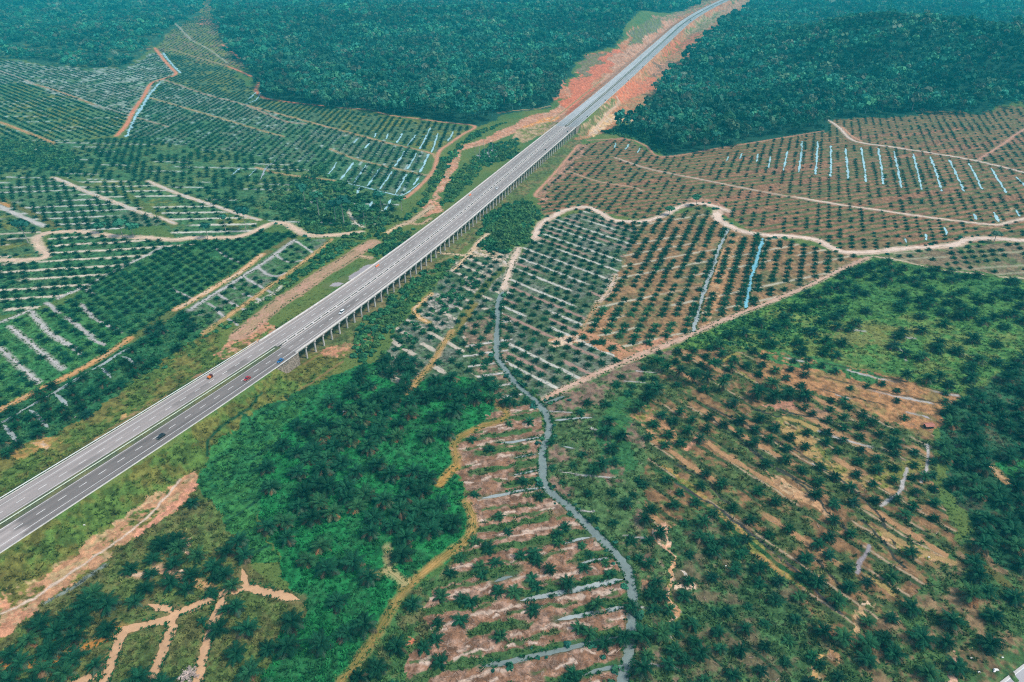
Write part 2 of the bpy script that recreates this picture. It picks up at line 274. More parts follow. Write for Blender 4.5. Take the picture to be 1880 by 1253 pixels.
# zone: name, outline, colour A, colour B, share of B, patch size, relief, stripes, palms
# stripe: two photo points giving its direction, period, half width, colour, share kept, piece length, offset
# palms: two photo points giving the row, spacing along, row spacing, crown radius lo, hi, kind, share kept, jitter
ZONES = [
('old_wood', [(-260,-70),(395,-70),(372,22),(322,52),(282,92),(228,127),(150,127),(0,107),(-260,95)], DARK, OLIVE, .12, 25, 0, [((0,60),(200,85),22,2.5,OLIVE,.3,60,0)], None),
('clearing', [(395,-70),(372,22),(322,52),(290,90),(300,100),(430,130),(445,125),(405,60),(400,0)], OLIVE, BROWN, .35, 18, 0, [((306,112),(352,84),18,1.5,GREY,.7,50,0)], ((306,112),(352,84),9,9,1.8,2.6,'young',.8,1.2)),
('nw_field', [(-200,100),(0,110),(150,128),(228,128),(290,95),(325,135),(295,150),(262,180),(240,215),(214,250),(100,262),(-200,225)], (.075,.150,.070), (.125,.160,.100), .45, 30, .2, [((120,215),(180,195),9,1.2,(.46,.52,.50),.55,18,0)], ((0,131),(237,213),9,9,2.5,3.4,'young',.85,.8)),
('nw_grass', [(-200,128),(60,158),(170,196),(240,216),(214,250),(100,262),(-200,238)], (.075,.150,.060), OLIVE, .35, 25, .2, [((0,205),(150,203),17,1.2,(.40,.46,.42),.3,50,0)], ((0,131),(237,213),9,9,2.2,3.2,'young',.72,.8)),
('north_strip', [(296,96),(430,132),(478,180),(560,192),(760,222),(870,233),(848,248),(805,280),(585,230),(470,200),(302,146),(330,135)], (.070,.125,.060), OLIVE, .45, 28, .2, [((790,235),(771,274),18,1.3,(.05,.09,.06),.6,90,4)], ((790,235),(771,274),8.5,9,2.6,3.5,'young',.85,.7)),
('north_mid', [(300,148),(470,198),(585,229),(790,281),(771,320),(700,304),(613,278),(480,240),(276,180)], (.065,.140,.062), (.120,.155,.095), .42, 25, .2, [((790,235),(771,274),9,1.0,(.40,.48,.46),.45,20,4)], ((790,235),(771,274),8.5,9,2.8,3.7,'young',.92,.6)),
('north_low', [(276,180),(480,240),(613,278),(700,304),(790,322),(740,365),(623,333),(500,292),(380,275),(235,256),(250,215)], (.058,.138,.060), (.115,.150,.090), .36, 25, .2, [((790,235),(771,274),9,1.0,(.36,.46,.44),.38,20,4)], ((790,235),(771,274),8.5,9,2.8,3.9,'young',.9,.8)),
('west_green', [(-200,240),(100,262),(235,254),(380,275),(500,292),(623,333),(740,367),(700,420),(520,410),(440,395),(280,333),(105,326),(-200,340)], (.050,.130,.050), (.095,.150,.052), .45, 30, .5, [((250,296),(330,298),17,1.2,(.42,.46,.42),.34,40,0)], ((250,296),(330,298),9,9,3.3,4.6,'young',.75,1.5)),
('west_rows', [(-200,345),(105,328),(320,412),(140,426),(82,416),(0,380),(-200,375)], (.060,.138,.055), (.110,.155,.085), .4, 25, .3, [((0,345),(110,341),16.5,1.5,(.50,.49,.45),.80,55,0)], ((0,345),(110,341),8.5,8.3,3.0,3.9,'young',.88,.7)),
('west_rows_b', [(105,327),(276,333),(445,394),(480,420),(420,437),(330,440),(283,400)], (.052,.130,.048), OLIVE, .25, 25, .3, [((190,343),(300,341),16.5,1.8,(.52,.50,.42),.78,60,0)], ((190,343),(300,341),8.5,8.3,2.4,3.2,'young',.6,.8)),
('west_rows_c', [(-200,370),(0,381),(82,417),(66,437),(62,450),(84,474),(0,482),(-200,482)], (.060,.125,.050), OLIVE, .3, 22, .3, [((0,440),(60,437),13,1.4,(.48,.41,.32),.65,40,0)], ((0,440),(60,437),8.5,8.3,2.4,3.4,'young',.5,1)),
('creek_bend', [(90,430),(143,428),(320,444),(400,440),(300,460),(200,505),(156,530),(50,575),(-200,600),(-200,482),(60,482),(90,468)], (.036,.125,.045), (.060,.130,.050), .4, 20, .5, [((60,497),(220,487),16.5,1.8,(.54,.46,.36),.7,45,0)], ((60,497),(220,487),8.5,8.3,2.8,3.6,'young',.8,1)),
('dark_rows', [(300,458),(400,440),(480,424),(548,432),(480,468),(400,524),(325,567),(238,622),(118,560),(158,528),(204,503)], (.025,.110,.040), (.050,.140,.042), .5, 16, .5, [], ((238,622),(480,468),8,8.2,3.0,4.0,'young',.93,.9)),
('west_lush', [(-200,600),(0,592),(50,575),(120,560),(238,622),(140,682),(0,748),(-200,840)], (.035,.140,.042), (.055,.160,.045), .5, 16, .6, [], ((71,702),(0,640),8.5,8.5,2.8,3.8,'young',.72,1.2)),
('gray_rows', [(330,575),(480,485),(545,440),(608,440),(549,487),(470,547),(375,612),(300,640)], (.055,.130,.045), GREY, .3, 16, .3, [], ((362,560),(440,600),9,9,2.4,3.2,'young',.6,1.2)),
('west_ditch', [(-200,840),(0,752),(140,686),(238,627),(330,572),(375,612),(260,690),(140,780),(40,830),(-200,920)], (.024,.110,.042), (.045,.120,.040), .4, 14, .6, [], ((0,776),(250,632),8.5,8.5,3.4,4.6,'palm',.72,1.5)),
('verge_w', [(-200,900),(30,830),(140,780),(260,690),(375,612),(410,612),(395,650),(480,600),(520,590),(620,560),(560,640),(480,645),(0,935),(-200,1050)], (.080,.132,.026), (.145,.132,.032), .5, 14, .5, [], None),
('verge_e', [(-200,1140),(0,1010),(240,866),(470,708),(560,650),(650,640),(610,690),(470,750),(390,830),(365,880),(250,990),(0,1180),(-200,1260)], (.125,.125,.028), (.070,.125,.025), .45, 13, .5, [((0,1014),(240,866),9,.8,(.2,.13,.05),.2,25,0)], None),
('under_bridge', [(560,650),(690,548),(800,465),(980,305),(1060,238),(1090,240),(1000,330),(960,365),(860,450),(820,480),(700,590),(640,650)], (.085,.120,.035), (.17,.135,.055), .4, 12, .4, [], None),
('vine_slope', [(380,835),(470,750),(610,690),(655,672),(640,700),(560,760),(520,790),(480,850),(470,960),(510,1040),(440,1040),(360,900)], (.022,.122,.038), (.036,.145,.036), .5, 10, 1.0, [((380,835),(655,672),26,.9,(.012,.06,.025),.6,60,6)], None),
('grove', [(655,672),(740,660),(800,690),(905,706),(935,745),(922,771),(880,787),(832,818),(838,860),(862,930),(866,976),(815,1022),(740,1088),(690,1160),(625,1260),(400,1300),(430,1180),(540,1100),(500,1010),(470,930),(480,850),(520,790),(600,705)], LUSH, (.020,.112,.036), .40, 10, .7, [], ((560,1100),(760,700),8.9,8.9,4.5,5.8,'palm',.80,2.0)),
('sw_grass', [(-200,1240),(0,1175),(250,990),(362,885),(440,1000),(470,1050),(560,1110),(440,1300),(-300,1300)], (.085,.125,.032), (.110,.115,.036), .5, 9, .5, [], ((143,1193),(330,1060),9,9,3.4,4.4,'palm',.22,2.0)),
('track_side', [(690,1165),(745,1086),(802,1050),(880,970),(880,990),(802,1062),(778,1112),(792,1165),(738,1240),(725,1300),(620,1300)], (.045,.115,.034), (.11,.115,.045), .35, 8, .6, [], ((940,1058),(1124,1022),9,9,3.2,4.5,'palm',.55,2.5)),
('brush_bands', [(905,760),(930,748),(990,745),(1004,800),(990,850),(1003,896),(1052,940),(1130,1018),(1160,1096),(1142,1260),(725,1300),(738,1240),(792,1165),(778,1112),(802,1062),(872,985),(864,930),(840,858),(834,820)], (.200,.105,.060), (.300,.185,.130), .42, 3, .5, [((940,1058),(1124,1022),12.4,1.9,(.055,.115,.034),.80,18,3.0),((940,1058),(1124,1022),6.2,.9,(.075,.115,.040),.45,9,1.0),((940,1058),(1124,1022),12.4,.7,(.46,.34,.26),.45,5,9.6),((940,1058),(1124,1022),12.4,.5,(.50,.38,.30),.35,4,7.4)], ((940,1058),(1124,1022),8.5,6.2,2.2,3.7,'young',.44,3.0)),
('east_bank', [(1000,742),(1160,662),(1235,640),(1190,760),(1180,900),(1200,1000),(1235,1100),(1250,1300),(1145,1300),(1162,1100),(1130,1015),(1050,935),(1003,893),(1000,840),(1008,790)], (.065,.125,.042), (.190,.120,.085), .40, 12, .6, [((1040,810),(1090,815),12,.5,ASH,.3,14,0)], ((1000,893),(1180,900),9,9,2.4,3.8,'young',.45,2)),
('fan_field', [(1235,640),(1300,640),(1446,652),(1750,722),(1712,790),(1712,880),(1760,1000),(1690,1085),(1500,1300),(1250,1300),(1240,1100),(1200,1000),(1180,900),(1190,770)], (.195,.108,.050), (.068,.108,.034), .53, 9, .6, [((1400,840),(1566,940),10,1.1,(.045,.075,.028),.85,60,2),((1400,840),(1566,940),10,.5,(.34,.25,.16),.4,16,4.4),((1400,840),(1566,940),20,1.6,(.34,.19,.09),.5,30,7)], ((1400,840),(1566,940),9,9.5,2.5,3.8,'palm',.52,.9)),
('fan_low', [(1200,1000),(1290,935),(1420,1030),(1530,1180),(1480,1300),(1250,1300),(1240,1100)], (.050,.115,.038), (.115,.095,.050), .35, 10, .7, [((1297,933),(1420,1027),14,.8,(.025,.06,.025),.8,60,0)], ((1297,933),(1420,1027),10,11,2.2,3.2,'young',.25,2)),
('rust_corner', [(1400,640),(1446,648),(1543,668),(1655,698),(1760,725),(1735,770),(1699,800),(1550,740),(1400,690)], (.33,.165,.070), (.20,.14,.05), .35, 12, .3, [], None),
('bright_bush', [(1238,642),(1300,604),(1420,556),(1543,500),(1600,474),(1760,500),(1900,520),(2050,540),(2050,640),(1880,650),(1810,700),(1752,720),(1655,692),(1446,640),(1330,640)], (.048,.150,.036), (.085,.175,.036), .5, 16, 1.0, [], None),
('bush_grove', [(1440,580),(1540,505),(1600,476),(1760,500),(1900,525),(2000,560),(1900,600),(1750,590),(1690,570),(1560,585)], (.040,.130,.034), (.065,.160,.036), .5, 14, .9, [], ((1480,570),(1760,520),9.3,9.3,4.0,5.0,'palm',.64,2.6)),
('bush_south', [(1300,640),(1420,570),(1560,590),(1700,575),(1900,600),(1900,650),(1810,700),(1755,716),(1655,688),(1446,645)], (.060,.160,.036), (.130,.180,.045), .45, 18, .8, [], ((1480,640),(1760,690),13,13,4.2,5.2,'palm',.38,4)),
('east_grove', [(2050,620),(1890,645),(1815,705),(1740,745),(1722,790),(1735,900),(1785,960),(1825,1030),(1900,1080),(2100,1110)], (.022,.085,.036), (.080,.075,.040), .3, 10, .6, [], ((1720,760),(1800,1000),9.2,9.2,4.4,5.7,'palm',.82,2.0)),
('se_mixed', [(1690,1085),(1770,990),(1785,960),(1825,1030),(1900,1080),(2100,1110),(2100,1300),(1490,1300),(1560,1180)], (.050,.110,.034), (.19,.125,.065), .42, 8, .6, [], ((1720,760),(1800,1000),9.5,9.5,3.6,4.8,'palm',.44,2.4)),
('mid_green', [(962,456),(988,430),(1002,408),(1080,386),(1144,410),(1172,424),(1131,508),(1098,556),(1066,610),(1115,640),(1158,656),(1000,736),(950,706),(916,655),(917,560),(940,490)], (.070,.110,.052), GREY, .40, 15, .3, [((968,458),(1119,514),17,1.2,(.46,.44,.38),.62,35,0),((968,458),(1119,514),17,1.4,(.30,.19,.15),.5,30,8)], ((968,458),(1119,514),8.8,8.5,2.5,3.4,'young',.88,.8)),
('mid_rust', [(1142,411),(1219,400),(1290,380),(1335,420),(1420,437),(1550,466),(1592,474),(1420,552),(1246,622),(1162,656),(1115,640),(1066,610),(1098,556),(1131,508),(1172,424)], (.245,.140,.065), (.130,.120,.050), .38, 14, .25, [((1131,512),(1290,482),17.5,1.1,(.42,.38,.28),.7,40,0)], ((1400,438),(1368,568),8.0,9.5,2.7,3.9,'young',.90,.8)),
('east_big', [(985,362),(1025,312),(1065,264),(1150,256),(1213,288),(1330,270),(1512,240),(1520,218),(1700,207),(1900,197),(2150,190),(2150,440),(1880,441),(1757,449),(1617,462),(1548,462),(1461,434),(1389,430),(1338,400),(1310,380),(1239,383),(1185,404),(1103,392),(1042,384),(1000,398)], (.245,.118,.062), (.165,.115,.050), .34, 22, .2, [((1500,350),(1580,339),9.2,2.0,(.085,.11,.035),.85,120,0)], ((1497,321),(1501,260),8.0,9.2,1.7,3.0,'young',.76,.7)),
('east_strip', [(1602,472),(1757,452),(1880,446),(2100,440),(2100,545),(1900,512),(1760,496)], (.185,.130,.075), (.100,.125,.045), .4, 15, .3, [((1640,478),(1760,470),12,1.1,(.30,.28,.18),.5,60,0)], ((1640,478),(1760,470),9,9,2.2,3.4,'young',.5,1)),
('sandy_block', [(838,478),(880,470),(942,458),(930,510),(915,560),(912,650),(930,690),(900,704),(800,690),(742,712),(690,690),(730,600),(790,540)], (.060,.110,.050), GREY, .45, 11, .4, [((835,519),(879,540),12,1.5,(.44,.38,.30),.6,14,0)], ((835,519),(879,540),8.5,8.5,2.5,3.4,'young',.72,1.2)),
('canal_west', [(915,560),(940,600),(930,690),(950,706),(990,742),(905,758),(900,704),(860,690),(850,600)], (.060,.110,.045), (.22,.15,.10), .38, 9, .4, [((890,690),(930,684),12,1.0,PALE,.6,25,0)], ((890,690),(930,684),8.5,9,2.5,3.5,'young',.65,1.2)),
]
FOREST = [  # name, outline on the ground, spacing, crown, height
('mid', [(392,-80),(400,58),(438,124),(478,150),(484,182),(560,194),(650,202),(762,216),(880,231),(925,212),(1004,197),(1028,182),(1048,128),(1082,98),(1132,90),(1155,58),(1190,36),(1268,17),(1318,-5),(1335,-80)]),
('east', [(1420,-80),(1390,0),(1352,42),(1318,72),(1290,98),(1262,118),(1226,152),(1196,190),(1178,215),(1192,226),(1115,242),(1160,253),(1225,287),(1330,270),(1512,241),(1518,219),(1700,213),(1900,204),(2150,196),(2300,-80)]),
('west', [(-300,-80),(396,-80),(372,20),(322,50),(282,90),(228,125),(150,125),(0,105),(-300,92)]),
]
BUSH = [
[(868,442),(900,388),(962,366),(990,388),(1000,402),(985,432),(958,456),(930,466),(890,462)],
[(640,655),(662,600),(722,542),(792,490),(838,472),(845,492),(790,532),(742,592),(692,642),(662,692)],
[(545,402),(600,385),(690,392),(740,402),(775,370),(803,300),(872,242),(930,225),(852,266),(826,300),(800,345),(768,388),(722,440),(640,440),(565,425)],
[(420,592),(482,545),(560,490),(622,440),(690,446),(648,466),(596,496),(512,560),(455,600),(410,612)],
[(868,292),(902,266),(952,255),(950,288),(892,306),(832,372),(808,380),(828,330)],
[(675,470),(692,446),(765,420),(735,462),(690,482)],
[(-100,252),(90,266),(140,290),(150,312),(60,308),(-100,300)],
[(255,632),(345,575),(440,560),(400,612),(330,668),(250,715),(215,705)],
[(1105,243),(1160,256),(1215,284),(1230,286),(1190,226),(1150,232)],
[(870,490),(905,470),(860,560),(800,600),(690,690),(670,690),(740,610)],
[(590,300),(470,380),(560,400),(640,395),(720,400),(700,370),(640,345)],
[(1240,640),(1300,604),(1420,556),(1560,560),(1500,640),(1330,640)],
[(380,835),(470,752),(610,692),(655,672),(600,720),(500,810),(470,930),(380,880)],
]
BUSHP = [(3.6,2.6,.95),(3.4,2.3,.85),(4.0,2.6,.85),(3.2,2.2,.9),(3.8,2.5,.8),(3.4,2.4,.9),(4.5,3.0,.8),(3.6,1.7,.45),(4,2.4,.9),(3.6,1.8,.35),(5,3.2,.55),(3.0,1.3,.8),(2.6,.9,.45)]
# bare or coloured patches: outline, colour, second colour, share of the second, grain
CLEAR = [[(600,825),(668,830),(672,856),(612,850)],[(700,820),(760,808),(815,822),(822,880),(760,890),(706,860)],[(850,757),(915,752),(925,778),(860,785)],[(503,845),(540,835),(548,920),(515,925)],[(655,1026),(712,1024),(705,1046),(660,1046)],[(560,770),(600,740),(640,700),(655,672),(600,690),(540,760)]]
PATCH = [
([(1025,205),(1060,128),(1080,100),(1135,90),(1158,60),(1195,35),(1300,-5),(1350,-5),(1160,160),(1045,236)], (.46,.17,.075), (.46,.24,.13), .45, 14),
([(1055,258),(1130,180),(1190,120),(1240,75),(1300,32),(1350,0),(1382,-5),(1350,42),(1290,88),(1232,134),(1192,184),(1120,244)], (.45,.18,.08), (.32,.20,.09), .5, 14),
([(950,222),(1000,205),(1035,190),(1045,215),(1020,232),(960,240),(890,265),(850,275),(830,330),(805,360),(815,388),(775,400),(775,385),(797,358),(812,325),(828,290),(850,266),(890,255)], PINK, (.52,.30,.20), .4, 6),
([(1020,212),(1045,208),(1015,222),(980,228),(950,240),(960,230)], ORANGE, SAND, .2, 6),
([(950,236),(1010,222),(1030,228),(960,262),(935,258)], TAN, OLIVE, .4, 8),
([(1030,195),(1060,130),(1078,106),(1132,90),(1150,98),(1120,120),(1080,175),(1045,212)], (.56,.155,.075), RED, .35, 7),
([(1060,128),(1078,104),(1122,94),(1105,112),(1075,135),(1062,150)], (.21,.15,.085), OLIVE, .3, 6),
([(1018,178),(1030,148),(1046,158),(1045,172),(1022,186)], PINK, RED, .4, 5),
([(1130,98),(1158,86),(1190,55),(1235,34),(1250,30),(1190,90),(1140,140),(1110,180),(1090,190),(1120,130)], PINK, (.52,.30,.20), .45, 6),
([(1158,84),(1160,62),(1188,36),(1232,30),(1200,58),(1180,80)], (.16,.15,.085), OLIVE, .4, 6),
([(1190,34),(1260,16),(1322,-10),(1300,10),(1235,38)], (.36,.20,.12), OLIVE, .4, 9),
([(1128,180),(1150,150),(1180,138),(1200,142),(1196,160),(1160,182)], RED, PINK, .3, 6),
([(1185,130),(1200,112),(1232,110),(1225,132),(1196,142)], PINK, BROWN, .45, 6),
([(1212,100),(1235,72),(1280,62),(1285,68),(1255,90),(1220,105)], RED, OLIVE, .35, 6),
([(1260,62),(1275,40),(1320,20),(1345,12),(1320,32),(1296,55)], TAN, OLIVE, .4, 6),
([(1320,20),(1380,-10),(1365,8),(1340,26)], PINK, TAN, .4, 8),
([(1095,210),(1120,208),(1165,216),(1190,219),(1165,224),(1130,224),(1110,240),(1090,252),(1082,248),(1100,226)], (.60,.36,.17), SAND, .4, 5),
([(1060,240),(1085,218),(1110,190),(1130,180),(1125,205),(1095,235),(1075,250)], (.13,.14,.04), TAN, .4, 6),
([(985,362),(1028,312),(1066,264),(1085,262),(1040,320),(1005,350),(1000,372)], (.38,.20,.13), BROWN, .4, 7),
([(395,650),(470,578),(512,606),(470,632),(420,664)], PINK, TAN, .4, 6),
([(480,628),(510,608),(560,600),(540,622),(490,640)], (.26,.16,.07), OLIVE, .4, 6),
([(600,636),(650,628),(640,654),(605,656),(585,648)], PINK, (.22,.16,.07), .3, 5),
([(610,650),(640,640),(690,600),(700,606),(650,656)], (.24,.14,.07), OLIVE, .4, 6),
([(362,870),(368,890),(322,936),(250,990),(150,1064),(60,1118),(0,1152),(0,1100),(100,1042),(200,972),(290,900),(344,868)], (.43,.225,.12), (.34,.24,.12), .45, 5),
([(364,876),(366,892),(322,938),(252,990),(250,974),(310,930)], (.52,.24,.15), PINK, .4, 5),
([(0,1090),(80,1050),(190,980),(260,930),(320,880),(340,868),(200,968),(60,1070)], TAN, OLIVE, .5, 7),
([(-50,1150),(0,1110),(40,1110),(80,1118),(20,1160),(-50,1190)], PINK, TAN, .4, 5),
([(180,802),(230,760),(290,728),(310,734),(240,778),(170,815)], (.42,.25,.10), OLIVE, .45, 6),
([(0,835),(60,808),(130,796),(120,812),(40,842)], (.34,.20,.06), OLIVE, .5, 6),
([(352,692),(378,680),(390,676),(370,698),(354,700)], PINK, OLIVE, .4, 4),
([(60,815),(80,808),(96,816),(80,828)], (.50,.28,.11), SAND, .3, 4),
([(1005,625),(1060,612),(1075,622),(1040,632),(1012,636)], SAND, RUST, .3, 4),
([(1070,610),(1120,630),(1165,650),(1150,668),(1115,648),(1060,620)], RUST, PINK, .3, 5),
([(1155,640),(1240,612),(1250,622),(1160,664)], (.36,.19,.11), PINK, .4, 5),
([(1160,762),(1190,742),(1215,770),(1250,805),(1215,815),(1180,790)], (.36,.19,.09), OLIVE, .4, 5),
([(1255,820),(1290,800),(1285,815),(1262,830)], PINK, BROWN, .4, 4),
([(1400,745),(1460,735),(1462,752),(1440,758)], (.40,.19,.12), BROWN, .3, 4),
([(1485,755),(1520,748),(1525,768),(1490,770)], (.36,.20,.11), BROWN, .4, 4),
([(1655,770),(1700,768),(1702,785),(1662,785)], (.42,.19,.08), BROWN, .3, 3),
([(1205,970),(1225,960),(1235,995),(1232,1020),(1215,1000)], (.60,.33,.20), SAND, .35, 3),
([(1228,1015),(1238,1050),(1232,1085),(1238,1150),(1240,1170),(1225,1150),(1222,1090),(1228,1050)], (.55,.30,.15), SAND, .35, 3),
([(1238,1072),(1280,1078),(1288,1086),(1270,1088),(1240,1084)], (.62,.42,.30), SAND, .5, 3),
([(1244,1048),(1258,1062),(1262,1076),(1250,1070)], SAND, PALE, .4, 2),
([(1175,1040),(1205,1060),(1210,1100),(1190,1120),(1180,1080)], (.36,.19,.10), BROWN, .4, 4),
([(1570,1130),(1605,1105),(1600,1140),(1575,1170),(1562,1175)], (.44,.28,.14), SAND, .3, 4),
([(1730,1253),(1752,1200),(1762,1205),(1755,1260)], (.42,.25,.18), TAN, .3, 3),
([(1500,1230),(1512,1195),(1520,1200),(1505,1253),(1490,1253)], (.45,.27,.10), TAN, .3, 3),
([(335,990),(350,985),(352,1015),(340,1022)], (.52,.27,.17), SAND, .4, 3),
([(275,1050),(330,1045),(350,1060),(330,1064),(290,1060)], (.46,.25,.14), SAND, .4, 3),
([(725,1175),(755,1165),(768,1190),(740,1192)], RED, PINK, .5, 2.5),
([(870,445),(885,432),(905,455),(945,462),(920,480),(880,470),(860,478)], (.50,.37,.26), (.16,.15,.07), .45, 3),
([(845,515),(880,510),(915,470),(940,460),(918,510),(890,535),(850,530)], (.44,.36,.27), GREY, .55, 3),
([(770,560),(795,538),(830,545),(845,560),(800,590),(775,590)], (.33,.30,.25), GREY, .55, 3),
([(760,600),(790,595),(830,580),(835,600),(790,612)], (.37,.32,.26), GREY, .6, 3),
([(875,285),(905,270),(915,282),(905,300),(880,295)], (.36,.40,.40), GREY, .5, 4),
([(1220,200),(1240,195),(1300,180),(1290,196),(1240,210)], DARK, GRASS, .4, 6),
([(1390,655),(1440,640),(1620,690),(1600,704),(1480,676),(1420,668)], (.045,.15,.045), GRASS, .4, 8),
([(1500,615),(1580,596),(1690,605),(1660,632),(1570,640)], (.150,.170,.050), OLIVE, .4, 9),
([(430,0),(372,-5),(360,35),(402,50)], (.30,.17,.10), OLIVE, .6, 10),
([(360,35),(395,36),(405,48),(372,48)], (.46,.20,.12), BROWN, .4, 8),
([(1190,222),(1150,216),(1165,224)], (.58,.36,.18), SAND, .4, 4),
([(1820,855),(1850,870),(1890,905),(1890,880),(1900,830),(1840,850)], (.030,.170,.045), LUSH, .4, 5),
([(1120,745),(1160,720),(1165,745),(1150,800),(1170,860),(1130,880),(1095,820),(1100,770)], (.035,.125,.042), GRASS, .4, 6),
([(1560,880),(1640,850),(1700,840),(1690,870),(1600,900)], (.20,.16,.055), OLIVE, .5, 7),
([(1420,760),(1480,790),(1530,850),(1600,890),(1580,900),(1500,860),(1440,800)], (.36,.23,.09), OLIVE, .4, 6),
([(1215,850),(1270,890),(1340,945),(1420,1030),(1480,1075),(1470,1085),(1400,1035),(1320,955),(1240,880)], (.34,.21,.07), OLIVE, .45, 6),
([(1400,855),(1450,890),(1540,945),(1520,950),(1440,905)], (.42,.24,.12), TAN, .4, 5),
([(1580,960),(1650,990),(1760,1030),(1750,1040),(1640,1005)], (.40,.24,.12), OLIVE, .4, 6),
([(1110,570),(1130,560),(1120,600),(1090,610)], RUST, TAN, .3, 4),
([(1318,470),(1345,440),(1360,430),(1345,480),(1318,560),(1300,600),(1290,606),(1305,540)], (.38,.20,.09), TAN, .35, 4),
([(1240,372),(1280,360),(1330,375),(1345,400),(1300,378)], (.38,.20,.13), BROWN, .3, 6),
]
# lines worn into the ground: points, width, colour, share kept
LINE = [
([(320,416),(268,378),(217,352),(150,338),(105,326)], 7, (.095,.135,.035), 1),([(445,400),(360,362),(276,334)], 5, (.07,.125,.04), 1),
([(0,365),(60,392),(110,420)], 6, (.12,.12,.035), 1),
([(325,569),(280,600),(240,624)], 9, (.095,.125,.035), 1),([(480,470),(512,452),(545,432)], 7, (.13,.12,.04), .9),
([(880,540),(905,510),(940,480),(950,462)], 6, (.09,.12,.035), 1),([(825,620),(850,590),(880,545)], 5, (.17,.145,.04), .9),
([(830,610),(860,560),(900,525)], 3, (.10,.13,.04), .8),
([(380,835),(390,800),(450,755),(480,720)], 1.4, (.010,.05,.02), .9),([(440,762),(460,770),(466,790)], 1.4, (.012,.055,.022), 1),
([(0,1130),(60,1100),(120,1058),(200,1003),(260,960),(330,880)], 1.2, (.55,.42,.32), .9),
([(80,1110),(130,1082),(190,1040)], 1.6, (.17,.20,.17), .7),
([(1446,658),(1543,677),(1655,705),(1757,727)], 1.8, ASH, .75),([(1446,654),(1543,673),(1655,701),(1757,723)], 1.0, (.03,.04,.02), .8),
([(1433,680),(1553,705),(1640,726),(1732,747)], 1.8, ASH, .75),([(1433,677),(1553,702),(1732,744)], 1.0, (.03,.03,.02), .8),
([(1497,716),(1590,738),(1701,765)], 1.4, ASH, .6),([(1497,713),(1590,735),(1701,762)], .9, (.03,.03,.02), .7),
([(1400,744),(1500,768),(1589,792),(1699,818)], 1.2, (.035,.04,.03), .85),
([(1380,752),(1460,772),(1528,797),(1655,842),(1700,880)], 1.3, (.035,.04,.03), .85),([(1470,776),(1528,800),(1600,822)], 1.5, ASH, .5),
([(1300,745),(1400,797),(1510,858),(1600,930),(1640,1000)], 1.3, (.04,.04,.03), .85),([(1420,810),(1510,862)], 1.3, ASH, .5),
([(1310,770),(1400,841),(1480,890),(1566,942),(1660,1040)], 1.3, (.035,.04,.03), .9),
([(1200,860),(1250,890),(1303,940),(1374,994),(1420,1030),(1480,1078)], 2.2, (.025,.085,.025), .9),([(1230,880),(1340,950),(1461,1050),(1540,1130)], 1.2, (.05,.045,.045), .8),
([(1231,847),(1290,880),(1345,930),(1460,1000),(1560,1090)], 1.3, (.04,.04,.03), .8),([(1330,1075),(1400,1130),(1461,1175)], 1.2, (.035,.07,.03), .8),
([(1330,780),(1380,830),(1470,890),(1560,980)], 1.2, (.045,.045,.035), .7),
([(1420,760),(1480,780),(1520,800)], 3.5, (.34,.24,.08), .8),
([(1665,860),(1650,900),(1620,930)], 1.6, ASH, .7),([(1596,1005),(1582,1030),(1570,1050)], 1.6, (.24,.21,.22), .8),
([(1690,885),(1698,870),(1702,815)], 1.4, ASH, .5),
([(1560,1040),(1620,1075),(1640,1090)], 2.5, (.28,.20,.07), .7),([(1590,950),(1660,1000),(1760,1035),(1800,1050)], 3, (.33,.22,.09), .9),
([(1770,1010),(1830,1060),(1880,1100)], 4, (.10,.10,.03), .9),
([(1470,630),(1400,700),(1330,660)], 1.5, (.22,.19,.05), .4),([(1325,668),(1340,655),(1358,648)], 2.0, (.25,.21,.05), .8),
([(1570,606),(1650,618),(1680,622)], 1.5, ASH, .6),([(1650,640),(1662,650),(1663,662)], 1.2, ASH, .9),
([(1760,650),(1830,662)], 1.3, (.25,.24,.15), .6),
([(1346,632),(1420,650),(1446,655)], 1.6, ASH, .6),([(1240,668),(1300,690),(1380,706),(1430,735)], 1.4, (.05,.07,.035), .7),
([(1600,472),(1640,476),(1700,490),(1760,500),(1880,512)], 2.2, (.50,.38,.26), .7),
([(1700,420),(1780,415),(1880,425)], 2, TAN, .5),([(1880,365),(1824,413)], 2, TAN, .6),
([(1860,445),(1800,447)], 2, TAN, .5),
]
